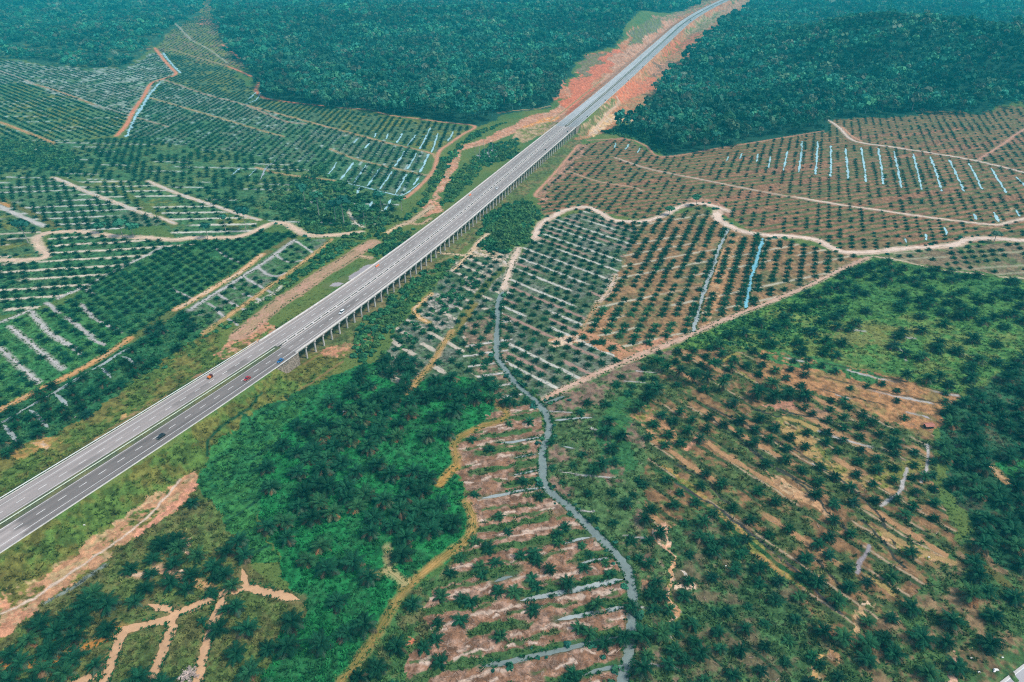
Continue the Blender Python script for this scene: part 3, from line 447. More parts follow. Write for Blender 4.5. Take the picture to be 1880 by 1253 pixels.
# ribbons that lie on the land: kind, half-width list or width, points
TR = [  # dirt tracks: width, colour A, colour B, points
(4.6,(.56,.27,.10),TAN,[(-160,826),(-60,778),(0,752),(60,722),(140,683),(200,648),(238,622)]),
(5.0,(.60,.33,.16),SAND,[(322,569),(360,548),(400,524),(440,500),(482,467)]),
(3.2,(.58,.32,.15),OLIVE,[(374,612),(420,580),(480,537),(549,487),(590,456),(608,440)]),
(1.8,(.55,.50,.40),PALE,[(472,556),(500,540),(516,526)]),
(4.0,ASH,(.42,.40,.38),[(352,568),(362,560),(420,524),(482,484),(541,441)]),
(1.8,ASH,GREY,[(378,556),(400,572),(436,598)]),(1.8,ASH,GREY,[(400,540),(425,556),(455,572)]),(2.0,ASH,GREY,[(425,525),(450,540),(480,552)]),(2.0,ASH,GREY,[(450,508),(480,528),(505,540)]),(2.0,ASH,GREY,[(470,490),(500,508),(525,502)]),(2.0,ASH,GREY,[(505,466),(530,482),(556,478)]),(1.7,PALE,GREY,[(541,443),(560,455),(578,466)]),
(6.0,(.58,.25,.13),RED,[(284,88),(296,104),(311,122),(323,136),(301,145),(278,154),(263,179),(245,204),(232,230),(214,250)]),
(4.0,PINK,OLIVE,[(263,92),(284,88)]),
(3.4,(.44,.27,.18),GREY,[(301,147),(378,174),(449,193),(520,222),(560,228)]),(3.6,(.44,.28,.15),OLIVE,[(276,180),(375,209),(480,240),(521,251)]),(3,(.40,.28,.18),GREY,[(250,216),(311,234)]),
(3.2,(.42,.35,.28),GREY,[(-100,108),(0,131),(66,156),(107,168)]),(4,(.50,.25,.14),OLIVE,[(66,156),(107,168),(174,193)]),(3,(.38,.33,.28),GREY,[(174,193),(237,213)]),
(4.5,(.55,.26,.12),OLIVE,[(-60,208),(0,225),(38,239),(102,264)]),
(6,(.50,.20,.12),RED,[(488,149),(478,151),(470,166),(480,177),(496,183),(547,190),(593,195)]),
(4,(.52,.25,.15),PINK,[(620,198),(649,200),(682,203),(715,212),(764,218),(815,225),(871,232),(848,248),(827,263),(807,278),(802,294),(797,310),(787,325),(764,348),(741,365),(730,364)]),
(3.6,(.50,.28,.16),OLIVE,[(449,193),(470,198),(521,212),(585,229),(649,246),(713,263),(789,281),(800,290)]),(3.2,(.46,.29,.18),OLIVE,[(606,274),(649,291),(700,304),(771,320),(790,322)]),
(3,(.52,.30,.17),OLIVE,[(620,333),(520,320),(470,308)]),
(5,RED,PINK,[(408,82),(425,95),(440,108)]),(5,RED,PINK,[(420,123),(445,133),(462,141)]),(3,PALE,OLIVE,[(318,42),(336,58),(351,74)]),(3,(.42,.40,.33),OLIVE,[(351,74),(385,92),(419,117)]),(3,TAN,OLIVE,[(310,90),(365,107),(420,122)]),
(5,SAND,PALE,[(97,326),(125,337),(163,354),(217,374),(250,387),(285,399)]),(4,SAND,PALE,[(290,398),(305,404),(322,411)]),
(5,SAND,PALE,[(272,333),(300,345),(332,358),(390,377),(444,395),(475,404)]),
(5,PALE,(.42,.38,.35),[(-60,355),(0,380),(41,399),(82,416)]),(3,ORANGE,OLIVE,[(-40,362),(0,372),(20,380)]),
(3.2,PALE,ASH,[(0,592),(25,583),(54,572),(71,590),(95,615),(122,631)]),(2.4,ASH,GREY,[(86,556),(112,577),(146,600),(190,632)]),(2.2,ASH,GREY,[(150,560),(180,590),(220,610)]),(3,(.46,.43,.40),ASH,[(0,640),(36,672),(71,703)]),(3,(.46,.43,.40),ASH,[(18,600),(43,620),(80,650),(115,677)]),(2.2,ASH,GREY,[(165,620),(178,628),(192,634)]),(2.4,ASH,GREY,[(100,618),(125,633),(148,650)]),
(2.6,PALE,ASH,[(110,548),(156,527),(204,501),(255,476),(301,453)]),(2.2,PALE,GREY,[(156,527),(163,538),(172,541)]),(1.6,ASH,GREY,[(310,525),(335,540),(355,550)]),(1.6,ASH,GREY,[(395,455),(415,470),(440,483)]),
(3.0,(.55,.45,.33),PALE,[(640,390),(648,402),(655,412),(668,418)]),
(4.2,(.58,.40,.22),SAND,[(708,430),(722,420),(735,414)]),(7,(.50,.36,.24),TAN,[(735,414),(752,408),(775,392),(792,380)]),
(4,(.46,.30,.18),TAN,[(745,408),(770,412),(790,402)]),
(14.5,(.46,.26,.18),(.30,.21,.11),[(684,446),(668,455),(649,468),(622,486),(598,499),(570,518),(547,535),(520,552),(501,565),(478,585),(440,615)]),
(5,(.46,.30,.20),TAN,[(655,470),(680,474)]),
(4.6,(.52,.36,.27),(.42,.25,.17),[(1000,736),(1024,720),(1068,699),(1119,676),(1162,658),(1195,645),(1246,625),(1310,596),(1387,565),(1420,552),(1489,522),(1543,496),(1594,473)]),
(3.6,(.60,.50,.43),SAND,[(1511,216),(1527,225),(1543,237),(1558,253),(1579,262),(1655,273),(1732,285),(1793,296),(1880,317),(1990,345)]),
(2.5,(.55,.28,.18),PINK,[(1545,233),(1562,249),(1580,259)]),
(3.4,(.42,.25,.19),PINK,[(1796,294),(1840,266),(1880,238),(1960,190)]),
(3.2,(.46,.35,.28),TAN,[(1130,290),(1190,310),(1297,332),(1420,356),(1528,374)]),(4.0,(.60,.46,.37),SAND,[(1460,362),(1528,374),(1625,388),(1732,403),(1824,413),(1850,409),(1880,402),(1960,385)]),
(3.0,(.46,.24,.16),PINK,[(983,361),(986,353),(1024,312),(1062,266)]),(2.5,(.42,.22,.14),PINK,[(1080,258),(1150,256),(1185,268),(1218,288),(1330,271),(1512,241)]),
(2.4,(.40,.25,.17),TAN,[(1040,314),(1100,334),(1160,344),(1180,352)]),
(3.6,(.56,.44,.36),TAN,[(1129,505),(1124,520),(1113,540),(1098,554)]),(2,TAN,RUST,[(1098,554),(1080,585),(1065,609)]),(5,(.40,.21,.11),PINK,[(1065,609),(1090,618),(1119,629),(1152,648)]),
(3.4,(.44,.26,.10),(.16,.13,.035),[(830,608),(815,630),(802,653),(790,672),(776,686),(766,700),(750,722)]),
(5.5,(.60,.47,.38),SAND,[(952,456),(944,475),(937,494),(929,518),(925,534)]),
(4,SAND,(.55,.37,.2),[(895,430),(878,445),(866,462),(850,478),(834,496)]),(3.0,(.57,.42,.26),SAND,[(800,464),(830,467),(858,470),(880,470)]),
(3.5,SAND,PALE,[(868,462),(890,470),(925,480),(928,488)]),
(3.2,(.52,.30,.10),SAND,[(792,540),(775,555),(762,568),(768,582),(785,592)]),
(3.2,(.33,.20,.06),(.15,.13,.03),[(914,743),(930,758),(922,771),(900,779),(878,786),(848,801),(834,817),(838,842),(838,857)]),
(4.0,(.46,.25,.06),GOLD,[(838,857),(822,872),(808,888)]),
(3.2,(.40,.24,.08),(.15,.13,.03),[(856,922),(861,933),(868,953),(866,976),(850,997),(815,1022),(779,1050),(758,1068)]),(3.0,(.30,.19,.06),(.13,.13,.03),[(758,1068),(741,1086),(720,1117),(695,1158),(664,1206),(628,1253),(600,1295)]),
(2.6,(.36,.30,.14),(.15,.15,.04),[(711,1005),(714,1030),(716,1048),(730,1058),(742,1070)]),(2.2,(.36,.28,.13),OLIVE,[(672,1052),(690,1056),(705,1050)]),
(4.0,(.46,.24,.10),TAN,[(1810,850),(1830,868),(1850,885),(1895,912)]),
(3.0,(.44,.25,.10),TAN,[(318,1062),(357,1068),(388,1079)]),(2.5,(.50,.30,.17),SAND,[(232,1052),(262,1056),(280,1048),(292,1040)]),
(5,(.58,.38,.22),SAND,[(1150,219),(1170,221),(1186,220)]),
(2.2,SAND,PINK,[(1132,178),(1136,190),(1118,206),(1098,232),(1082,250)]),(2.0,TAN,OLIVE,[(1010,222),(1030,208),(1075,172),(1110,142)]),
(2.2,(.46,.30,.17),OLIVE,[(915,208),(940,204),(985,200),(1010,195)]),
]
WA = [  # water: material, width, points
('creek',6.0,[(-150,482),(0,478),(40,478),(70,476),(87,470),(80,461),(70,448),(68,437),(90,428),(143,425),(180,430),(217,435),(270,437),(319,441),(357,437),(431,436),(470,424),(495,412),(521,410),(544,422),(567,432),(613,432),(661,427)]),
('river',5.6,[(982,438),(985,428),(994,411),(1017,397),(1042,385),(1078,381),(1103,392),(1119,402),(1144,407),(1185,406),(1218,396),(1239,384),(1262,376),(1285,374),(1310,379),(1338,388)]),
('river',6.8,[(1318,389),(1316,400),(1333,412),(1359,424),(1389,430),(1420,433),(1461,435),(1502,442),(1522,453),(1548,463),(1579,464),(1617,462),(1655,457),(1706,454),(1757,449),(1778,440),(1814,438),(1854,440),(1880,442),(1990,446)]),
('canal',4.0,[(924,534),(914,560),(914,591),(912,625),(914,658),(930,681),(950,707),(966,721),(991,743),(1006,771),(1006,799),(996,829),(996,863),(1001,893),(1024,914),(1052,938),(1093,979),(1131,1017),(1152,1048),(1162,1096),(1160,1145),(1153,1201),(1143,1255),(1138,1300)]),
('canal',3.0,[(994,743),(1015,735),(1040,726)]),
('grey',1.5,[(1001,801),(975,805),(940,811),(912,812)]),('grey',1.4,[(990,832),(965,836),(940,841)]),('grey',1.5,[(990,862),(965,867),(938,872)]),('grey',1.7,[(1001,894),(953,901),(920,908),(880,915)]),
('grey',1.2,[(1093,984),(1060,990),(1030,999)]),('grey',1.6,[(1124,1022),(1090,1028),(1060,1035)]),('canal',2.2,[(945,1056),(925,1061),(905,1068)]),('grey',2.4,[(1148,1062),(1105,1070),(1063,1080),(1010,1091),(955,1102)]),('grey',1.8,[(1152,1112),(1100,1122),(1055,1131),(1020,1138)]),('canal',2.0,[(1137,1168),(1080,1180),(1037,1191),(980,1203),(940,1213),(880,1223)]),('canal',1.6,[(1144,1221),(1105,1228),(1068,1240)]),
('grey',1.6,[(1009,772),(1050,768),(1090,766)]),('grey',1.5,[(1030,818),(1060,824)]),
('grey',2.8,[(1336,420),(1320,458),(1308,494),(1292,535),(1282,573),(1272,610)]),('blue',3.2,[(1400,438),(1394,460),(1389,479),(1379,509),(1374,540),(1368,566)]),
('cyan',5.0,[(299,97),(315,117),(332,135)]),('cyan',5.0,[(294,152),(273,176),(262,196),(250,214),(240,234),(232,252)]),
('cyan',2.2,[(449,192),(470,184),(480,168)]),
('cyan',1.8,[(620,333),(673,345),(725,358),(745,356),(770,337)]),
('pud',14,[(640,513),(655,507),(668,500),(680,490),(686,484)]),('pud',9,[(604,525),(618,522),(632,520)]),
('mud',3.9,[(550,1100),(515,1092),(480,1084),(454,1078),(435,1083),(414,1086),(383,1100),(355,1114),(327,1124),(309,1135),(275,1144),(235,1155),(222,1165),(214,1188),(206,1210),(197,1234),(185,1260),(170,1300)]),
('mud',3.1,[(454,1078),(449,1062),(444,1043)]),('mud',3.4,[(327,1124),(300,1116),(271,1108)]),('mud',3.7,[(325,1128),(317,1140),(311,1163),(299,1195),(288,1221),(276,1253),(262,1300)]),('mud',3.7,[(410,1088),(404,1110),(396,1132),(388,1155),(380,1176),(371,1215),(362,1253),(350,1300)]),('mud',3.2,[(200,1230),(175,1240),(140,1253),(90,1280)]),
('ochre',3.0,[(228,1160),(185,1176),(143,1193),(102,1209),(60,1222),(38,1228),(15,1222),(0,1215),(-60,1212)]),('ochre',2.4,[(238,1156),(222,1152),(210,1148)]),
('pud',3.4,[(1690,760),(1703,766),(1712,770)]),
]
for a in ['1414,288,1411,309','1445,278,1438,314','1473,260,1466,317','1501,260,1497,321','1525,268,1525,325','1552,273,1557,329','1581,271,1590,335','1612,273,1622,339','1641,278,1655,346','1676,283,1692,349','1708,288,1729,352','1742,294,1770,352','1778,300,1803,348','1819,309,1847,355','1865,325,1885,345','1391,283,1388,298','1362,282,1358,292','1337,288,1334,296','1130,263,1128,272','1154,265,1148,275','1175,272,1170,281','1788,393,1792,404','1825,390,1832,408','1864,385,1872,398','1698,430,1700,442','1734,418,1737,432','1660,437,1664,446',
 '832,242,822,260','804,245,792,281','790,235,771,274','764,248,748,268','739,245,728,263','713,246,708,256','690,245,687,253','787,283,771,317','765,281,748,311','743,278,725,306','679,263,669,273','655,256,650,263','618,299,603,321','649,299,626,329','672,303,649,337','697,310,674,343','720,315,697,348','746,320,725,358','769,327,758,341','718,366,707,387','683,370,678,381','660,345,655,356','455,184,470,170','440,310,425,322','470,312,455,325']:
    q = [float(t) for t in a.split(',')]
    WA.append(('cyan', 2.4 if q[0] < 900 or q[0] > 1450 else 2.0, [(q[0], q[1]), ((q[0] + q[2]) / 2 + .6, (q[1] + q[3]) / 2), (q[2], q[3])]))
for a in ['-60,795,5,774,20,766,51,748,100,720,143,694,163,681','163,681,184,671,220,648,243,635','100,722,112,732,125,745','51,750,70,765,89,786','5,778,20,795,36,814','184,674,195,682,204,694','222,653,238,660,250,674','500,300,487,312,478,330']:
    q = [float(t) for t in a.split(',')]; WA.append(('grey', 2.6, list(zip(q[::2], q[1::2]))))
for t in [t for t in TR if t[0] <= 2.6 and max(t[1]) - min(t[1]) < .12]: TR.remove(t); LINE.append((t[3], t[0] * 1.15, t[1], .88))   # faint lanes are only worn soil
# ------------------------------------------------------------------ painting the land (the kind of soil or cover at a place)
ZW = [(z, gnd(z[1])) for z in ZONES]
PW = [(gnd(p[0]), p) for p in PATCH]
LW = [(smooth_line(gnd(l[0]), 4), l) for l in LINE]
FW = [(f[0], unproj(f[1], 0)) for f in FOREST]
BW = [gnd(b) for b in BUSH]
TRW = [(smooth_line(gnd(t[3]), 1.5), t) for t in TR]
WAW = [(smooth_line(gnd(t[2]), 1.5), t) for t in WA]
def blend(c, i, new, k):
    c[i] = c[i] * (1 - k[:, None]) + np.asarray(new) * k[:, None]
def dirof(p0, p1):
    a, b = gnd([p0, p1]); u = (b - a) / np.linalg.norm(b - a); return a, u
def paint(X, Y, cell):
    X = X.astype(float); Y = Y.astype(float)
    wx = X + 7 * (fbm(X / 9, Y / 9, 21) - .5) + 3 * (fbm(X / 2.5, Y / 2.5, 22, 2) - .5)
    wy = Y + 7 * (fbm(X / 9, Y / 9, 25) - .5) + 3 * (fbm(X / 2.5, Y / 2.5, 26, 2) - .5)
    far = np.clip((np.hypot(X, Y) - 650) / 600, 0, 1); wx += 34 * far * (fbm(X / 45, Y / 45, 28) - .5); wy += 60 * far * (fbm(X / 45, Y / 45, 29) - .5)
    n = fbm(X / 30, Y / 30, 1)
    C = np.array(GRASS)[None] * (1 - n[:, None]) + np.array(OLIVE)[None] * n[:, None]
    Rl = np.full(X.shape, .3)
    for name, P in FW:
        i = near_idx(wx, wy, P, 5); i = i[inpoly(wx[i], wy[i], P)]
        C[i] = DEEP; Rl[i] = .5
    for zi, (z, P) in enumerate(ZW):
        i = near_idx(wx, wy, P, 5)
        if not len(i): continue
        i = i[inpoly(wx[i], wy[i], P)]
        if not len(i): continue
        nm, _, A, B, mix, sc, rel, stripes, palms = z; sd = 40 + zi * 7
        x, y = X[i], Y[i]
        m = .6 * fbm(x / sc, y / sc, sd) + .4 * fbm(x / sc * 5, y / sc * 5, sd + 3)
        k = sstep(-.10, .10, m - (.5 + (.5 - mix) * .5))
        c = np.array(A)[None] * (1 - k[:, None]) + np.array(B)[None] * k[:, None]
        c *= (.58 + .84 * sstep(.2, .8, fbm(x / 1.9, y / 1.9, sd + 5)))[:, None]
        for si, (p0, p1, per, hw, sc_, prob, seg, off) in enumerate(stripes):
            o, u = dirof(p0, p1); a = (x - o[0]) * u[0] + (y - o[1]) * u[1]; b = -(x - o[0]) * u[1] + (y - o[1]) * u[0] - off
            b = b + (1.6 if nm != 'brush_bands' else 5.0) * (fbm(a / 14, b / 40, sd + 11 + si) - .5) + (0 if nm != 'brush_bands' else 3.0 * (fbm(x / 3, y / 3, sd + 12) - .5))
            r = np.round(b / per); dv = np.abs(b - r * per)
            on = vnoise(a / seg + r * 13.7, r * 3.1 + .5, sd + 17 + si)
            on = sstep(.04, -.04, on - (.12 + .78 * prob)) if prob < .96 else np.ones_like(on)
            h = hw * (.55 + .9 * fbm(a / 4, r * 7.7, sd + 19 + si)); cw = np.maximum(cell[i] * .35, .25)
            q = on * np.clip((h - dv) / (2 * cw) + .5, 0, 1)
            c = c * (1 - q[:, None]) + np.array(sc_)[None] * (.8 + .4 * fbm(x / 2, y / 2, sd + 23))[:, None] * q[:, None]
        C[i] = c; Rl[i] = rel
    for pi, (P, p) in enumerate(PW):
        i = near_idx(wx, wy, P, 5)
        if not len(i): continue
        i = i[inpoly(wx[i], wy[i], P)]
        if not len(i): continue
        x, y = X[i], Y[i]; g = p[4]
        m = .55 * fbm(x / g, y / g, 400 + pi) + .45 * fbm(x / g * 4, y / g * 4, 500 + pi)
        k = sstep(-.09, .09, m - (.5 + (.5 - p[3]) * .45))
        c = np.array(p[1])[None] * (1 - k[:, None]) + np.array(p[2])[None] * k[:, None]
        c = c * (.70 + .6 * sstep(.2, .8, fbm(x / 1.5, y / 1.5, 600 + pi)))[:, None]; hole = .55 * fbm(x / 7, y / 7, 650 + pi) + .45 * fbm(x / 1.8, y / 1.8, 655 + pi)
        k = np.maximum(sstep(.64, .55, hole), np.clip((np.hypot(x, y) - 600) / 300, 0, 1)); C[i] = C[i] * (1 - k[:, None]) + c * k[:, None]; Rl[i] = .25
    for li, (P, l) in enumerate(LW):
        i = near_idx(X, Y, P, l[1] + 2)
        if not len(i): continue
        d, s, run = polydist(wx[i] * .4 + X[i] * .6, wy[i] * .4 + Y[i] * .6, P)
        on = 1.0 if l[3] >= 1 else sstep(.05, -.05, vnoise(run / 14, run * 0, 700 + li) - (.1 + .85 * l[3]))
        cw = np.maximum(cell[i] * .35, .2); h = l[1] / 2 * (.7 + .6 * fbm(X[i] / 3, Y[i] / 3, 720 + li))
        q = on * np.clip((h - d) / (2 * cw) + .5, 0, 1); blend(C, i, np.array(l[2])[None] * (.75 + .5 * fbm(X[i] / 2, Y[i] / 2, 740 + li))[:, None], q)
    for (P, t) in TRW:   # bare shoulders beside the tracks, flat beneath them
        w = t[0]; i = near_idx(X, Y, P, w + 4)
        if not len(i): continue
        d, s, run = polydist(X[i], Y[i], P)
        k = .75 * np.clip(1.25 - (d - w * .4) / 1.6 - 1.1 * (fbm(X[i] / 3, Y[i] / 3, 760) - .3), 0, 1) * (d < w * .5 + 2.5); blend(C, i, t[1], k)
        Rl[i] *= np.clip((d - w * .45) / 2, 0, 1)
    for (P, t) in WAW:
        w = t[1]; i = near_idx(X, Y, P, w + 6)
        if not len(i): continue
        d, s, run = polydist(X[i], Y[i], P)
        bank = dict(creek=(.52, .40, .28), river=(.55, .40, .30), mud=(.16, .12, .05), ochre=(.30, .19, .06), pud=(.12, .14, .05)).get(t[0], (.035, .085, .035))
        k = (.9 if t[0] in ('creek', 'river') else .6) * np.clip(1.3 - (d - w * .5) / (2.2 if t[0] in ('creek', 'river') else 1.2) - 1.2 * (fbm(X[i] / 3, Y[i] / 3, 765) - .3), 0, 1); blend(C, i, bank, k)
        Rl[i] *= np.clip((d - w * .45) / 2, 0, 1)
    i = near_idx(X, Y, RC, 30)
    if len(i):
        d, s, run = polydist(X[i], Y[i], RC); Rl[i] *= np.clip((d - halfw(run) - 1) / 5, 0, 1)
        u = ((run > S0 + 4) & (run < S1 - 4)) * np.clip((halfw(run) + 2 - d) / 6, 0, 1)
        blend(C, i, (.15, .12, .075), u * .6 * (fbm(X[i] / 5, Y[i] / 5, 770) > .42))
    return C, Rl
# ------------------------------------------------------------------ camera, sky, sun, air
cam = bpy.data.objects.new('camera', bpy.data.cameras.new('camera')); col.objects.link(cam)
cam.data.lens = 24; cam.data.sensor_width = 36; cam.data.clip_start = 1; cam.data.clip_end = 40000
cam.location = (0, 0, CH); cam.rotation_euler = (R(90) - TH, 0, 0)
sc = bpy.context.scene; sc.camera = cam
SUN_EL, SUN_AZ = R(56), R(105)      # azimuth from the view direction, to the west
w = bpy.data.worlds.new('World'); sc.world = w; w.use_nodes = True; nt = w.node_tree
sky = nt.nodes.new('ShaderNodeTexSky'); sky.sky_type = 'NISHITA'; sky.sun_disc = False; sky.sun_elevation = SUN_EL; sky.sun_rotation = SUN_AZ
sky.dust_density = 2.5; sky.air_density = 1.0; sky.ozone_density = 1.0
nt.links.new(sky.outputs[0], nt.nodes['Background'].inputs[0]); nt.nodes['Background'].inputs[1].default_value = SKY_S
sun = bpy.data.objects.new('sun', bpy.data.lights.new('sun', 'SUN')); col.objects.link(sun)
sun.data.energy = SUN_S; sun.data.angle = R(11); sun.data.color = (1.0, .95, .86)
sun.rotation_euler = (R(90) - SUN_EL, 0, math.pi - SUN_AZ); sun.location = (0, 0, 400)
sc.view_settings.view_transform = 'Standard'; sc.view_settings.look = 'None'; sc.view_settings.exposure = EXPO; sc.view_settings.gamma = 1
sc.cycles.max_bounces = 6; sc.cycles.diffuse_bounces = 2; sc.cycles.glossy_bounces = 2; sc.cycles.transmission_bounces = 3; sc.cycles.volume_bounces = 0; sc.cycles.transparent_max_bounces = 4
sc.cycles.use_adaptive_sampling = True; sc.cycles.use_denoising = False; sc.cycles.filter_width = 1.15
if HAZE > 0:
    hb = MB(); hb.box((0, 0, 128), (24000, 24000, 262)); hm, hnt, hout = newmat('haze_air')
    pv = N(hnt, 'ShaderNodeVolumePrincipled', Density=HAZE, Anisotropy=0.0); pv.inputs['Color'].default_value = (*HAZE_C, 1)
    hnt.links.new(pv.outputs[0], hout.inputs['Volume']); hz = hb.build('haze', hm); tag(hz, 'thin blue green haze over the far forest', 'haze', kind='stuff')

def cut(P, t): return np.hypot(*P.T).max() < 560 and t[0] not in ('river', 'creek', 'cyan', 'blue')
# ------------------------------------------------------------------ ground: one sheet to the horizon, finer where it is near
az = np.r_[np.linspace(-math.pi, -1.0, 24)[:-1], np.linspace(-1.0, 1.0, NAZ), np.linspace(1.0, math.pi, 24)[1:]]
el = np.r_[R(84), R(76), R(68), np.linspace(R(63), R(3.6), NEL), R(2.9), R(2.2), R(1.65), R(1.3)]
rr = CH / np.tan(el)
GX = (np.sin(az)[None] * rr[:, None]).ravel(); GY = (np.cos(az)[None] * rr[:, None]).ravel()
cell = np.repeat(np.gradient(rr), len(az))
GC, GR = paint(GX, GY, np.minimum(cell, 12))
GZ = terrain(GX, GY)
fade = np.clip(1.6 / np.maximum(cell, .2), 0, 1)
GZ += GR * 1.5 * ((fbm(GX / 3.2, GY / 3.2, 31, 3) - .5) * fade + .8 * (fbm(GX / 9, GY / 9, 35, 2) - .5))
for (P, t) in WAW:   # near ditches and channels are cut into the ground
    if not cut(P, t): continue
    i = near_idx(GX, GY, P, t[1] + 4)
    if not len(i): continue
    d, _, run = polydist(GX[i], GY[i], P); wn = t[1] * .5 * (.45 + 1.0 * fbm(GX[i] / 2.0, GY[i] / 2.0, 41, 3)) * np.clip(np.minimum(run, run.max() - run) / 5, .1, 1)
    GZ[i] -= .75 * np.clip((wn + .45 - d) / .9, 0, 1) - .12 * np.exp(-((d - wn - 1.3) / .7) ** 2)
ni, nj = len(rr), len(az)
I = np.arange(ni * nj).reshape(ni, nj)
Q = np.stack([I[:-1, :-1], I[1:, :-1], I[1:, 1:], I[:-1, 1:]], -1).reshape(-1, 4)
tag(mk('ground', np.stack([GX, GY, GZ], 1), [Q[:, ::-1]], M['ground'], color=np.clip(GC, .004, .9), smooth=True), kind='structure')

# ------------------------------------------------------------------ tracks and water
def ribbon(name, P, width, mat, z, c1=None, c2=None, seed=0, rag=.5, cross=3):
    T, Nn = frame_of(P); s = np.r_[0, np.cumsum(np.linalg.norm(np.diff(P, axis=0), axis=1))]
    def edge(sd): return width / 2 * np.clip(1 + rag * (1.3 * (fbm(s / 7, s * 0 + .3, sd, 2) - .5) * 2 + .9 * (fbm(s / 1.8, s * 0 + 5.3, sd + 3, 2) - .5) * 2), .0, 2)
    tp = np.clip(.15 + np.minimum(s, s[-1] - s) / (width * 1.6), 0, 1) ** .6; hl = edge(seed) * tp; hr = edge(seed + 11) * tp
    A = P + Nn * hl[:, None]; B = P - Nn * hr[:, None]
    V = np.concatenate([A * (1 - t) + B * t for t in np.linspace(0, 1, cross)]); n = len(P)
    Z = terrain(V[:, 0], V[:, 1]) + z
    J = np.arange(n - 1); F = np.concatenate([np.stack([k * n + J, (k + 1) * n + J, (k + 1) * n + J + 1, k * n + J + 1], 1) for k in range(cross - 1)])
    cc = None
    if c1 is not None:
        k = sstep(.38, .62, .5 * fbm(V[:, 0] / 3, V[:, 1] / 3, seed + 5) + .5 * fbm(V[:, 0] / 12, V[:, 1] / 12, seed + 6))
        mid = np.repeat(1 - np.abs(np.linspace(-1, 1, cross)), n)
        k = np.clip(k * (.6 + .8 * (1 - mid)) if cross < 5 else k * .6 + .5 * (np.abs(mid - .55) > .3), 0, 1)
        cc = np.array(c1)[None] * (1 - k[:, None]) + np.array(c2)[None] * k[:, None]
    return mk(name, np.column_stack([V, Z]), [F], mat, color=cc)
for k, (P, t) in enumerate(TRW):
    tag(ribbon('dirt_track', P, t[0] * .66, M['track'], .06 + .003 * (k % 12), t[1], t[2], 900 + k * 7, .8, 9), kind='structure')
M['creek'] = water_mat('sandy_creek', (.62, .43, .29), .3); M['river'] = water_mat('sandy_river', (.66, .49, .37), .32); M['ochre'] = water_mat('ochre_water', (.44, .20, .045), .3)
WN = dict(creek='stream', river='river', canal='canal', grey='irrigation_ditch', blue='irrigation_ditch', cyan='irrigation_ditch', mud='muddy_channel', ochre='muddy_channel', pud='puddle')
for k, (P, t) in enumerate(WAW):
    if cut(P, t): o = ribbon(WN[t[0]], P, t[1] * 1.5, M[t[0]], -.36 + .003 * (k % 9), seed=1900 + k * 7, rag=.1)
    else: o = ribbon(WN[t[0]], P, t[1] * (.66 if t[0] in ('river', 'creek') else .78), M[t[0]], .10 + .003 * (k % 20), seed=1900 + k * 7, rag=.95)
    tag(o, kind='structure')

# ------------------------------------------------------------------ highway
def strip(s, offs, z):
    """grid along the road: s values by side offsets"""
    S, O = np.meshgrid(s, offs, indexing='ij'); x, y = road_at(S.ravel(), O.ravel() if not callable(offs) else None)
    n, m = S.shape; J = np.arange(n * m).reshape(n, m)
    F = np.stack([J[:-1, :-1], J[:-1, 1:], J[1:, 1:], J[1:, :-1]], -1).reshape(-1, 4)
    return np.column_stack([x, y, np.full(len(x), z)]), F[:, ::-1], S.ravel(), O.ravel()
def pave_col(S, O, part):
    st = .70 + .60 * fbm(O * .9 + 50, S / 55, 811, 3); st *= .90 + .2 * vnoise(O * 2.2, S / 9, 815)
    near = O < 0
    a = np.where(near, .165, .275); b = np.where(near, .25, .25); c = np.where(near, .32, .42)
    t0 = sstep(S0 - 10, S0 + 90, S); t1 = sstep(S1 - 40, S1 + 120, S)
    if part == 'deck': t0 = np.clip(.55 + .45 * sstep(S0, S0 + 130, S), 0, 1)
    v = a * (1 - t0) + b * t0; v = v * (1 - t1) + c * t1
    sp = s_at((52, 985)); v = np.where(near & (S < sp + 2.0 * np.sin(O)), .30, v)
    for (p0, ln, o0, o1, f) in [((430, 690), 16, 3, 8, .72), ((150, 868), 14, 3, 7, .8), ((330, 755), 26, 3.5, 8, .78), ((250, 850), 30, -8, -4, .9), ((620, 570), 18, -9, -4, .85), ((760, 470), 24, 3, 7, .85), ((880, 390), 22, -8, -4, .85)]:
        q = s_at(p0); v = np.where((S > q) & (S < q + ln) & (O > o0) & (O < o1), v * f, v)
    v = v * st
    warm = np.where(S < S1, 1.0, .0)[:, None]
    tint = np.array([1.09, .955, .90])[None] * warm + np.array([.96, 1.0, 1.02])[None] * (1 - warm)
    return v[:, None] * tint
def wide(s, side):
    """offset columns follow the carriageway's width"""
    return None
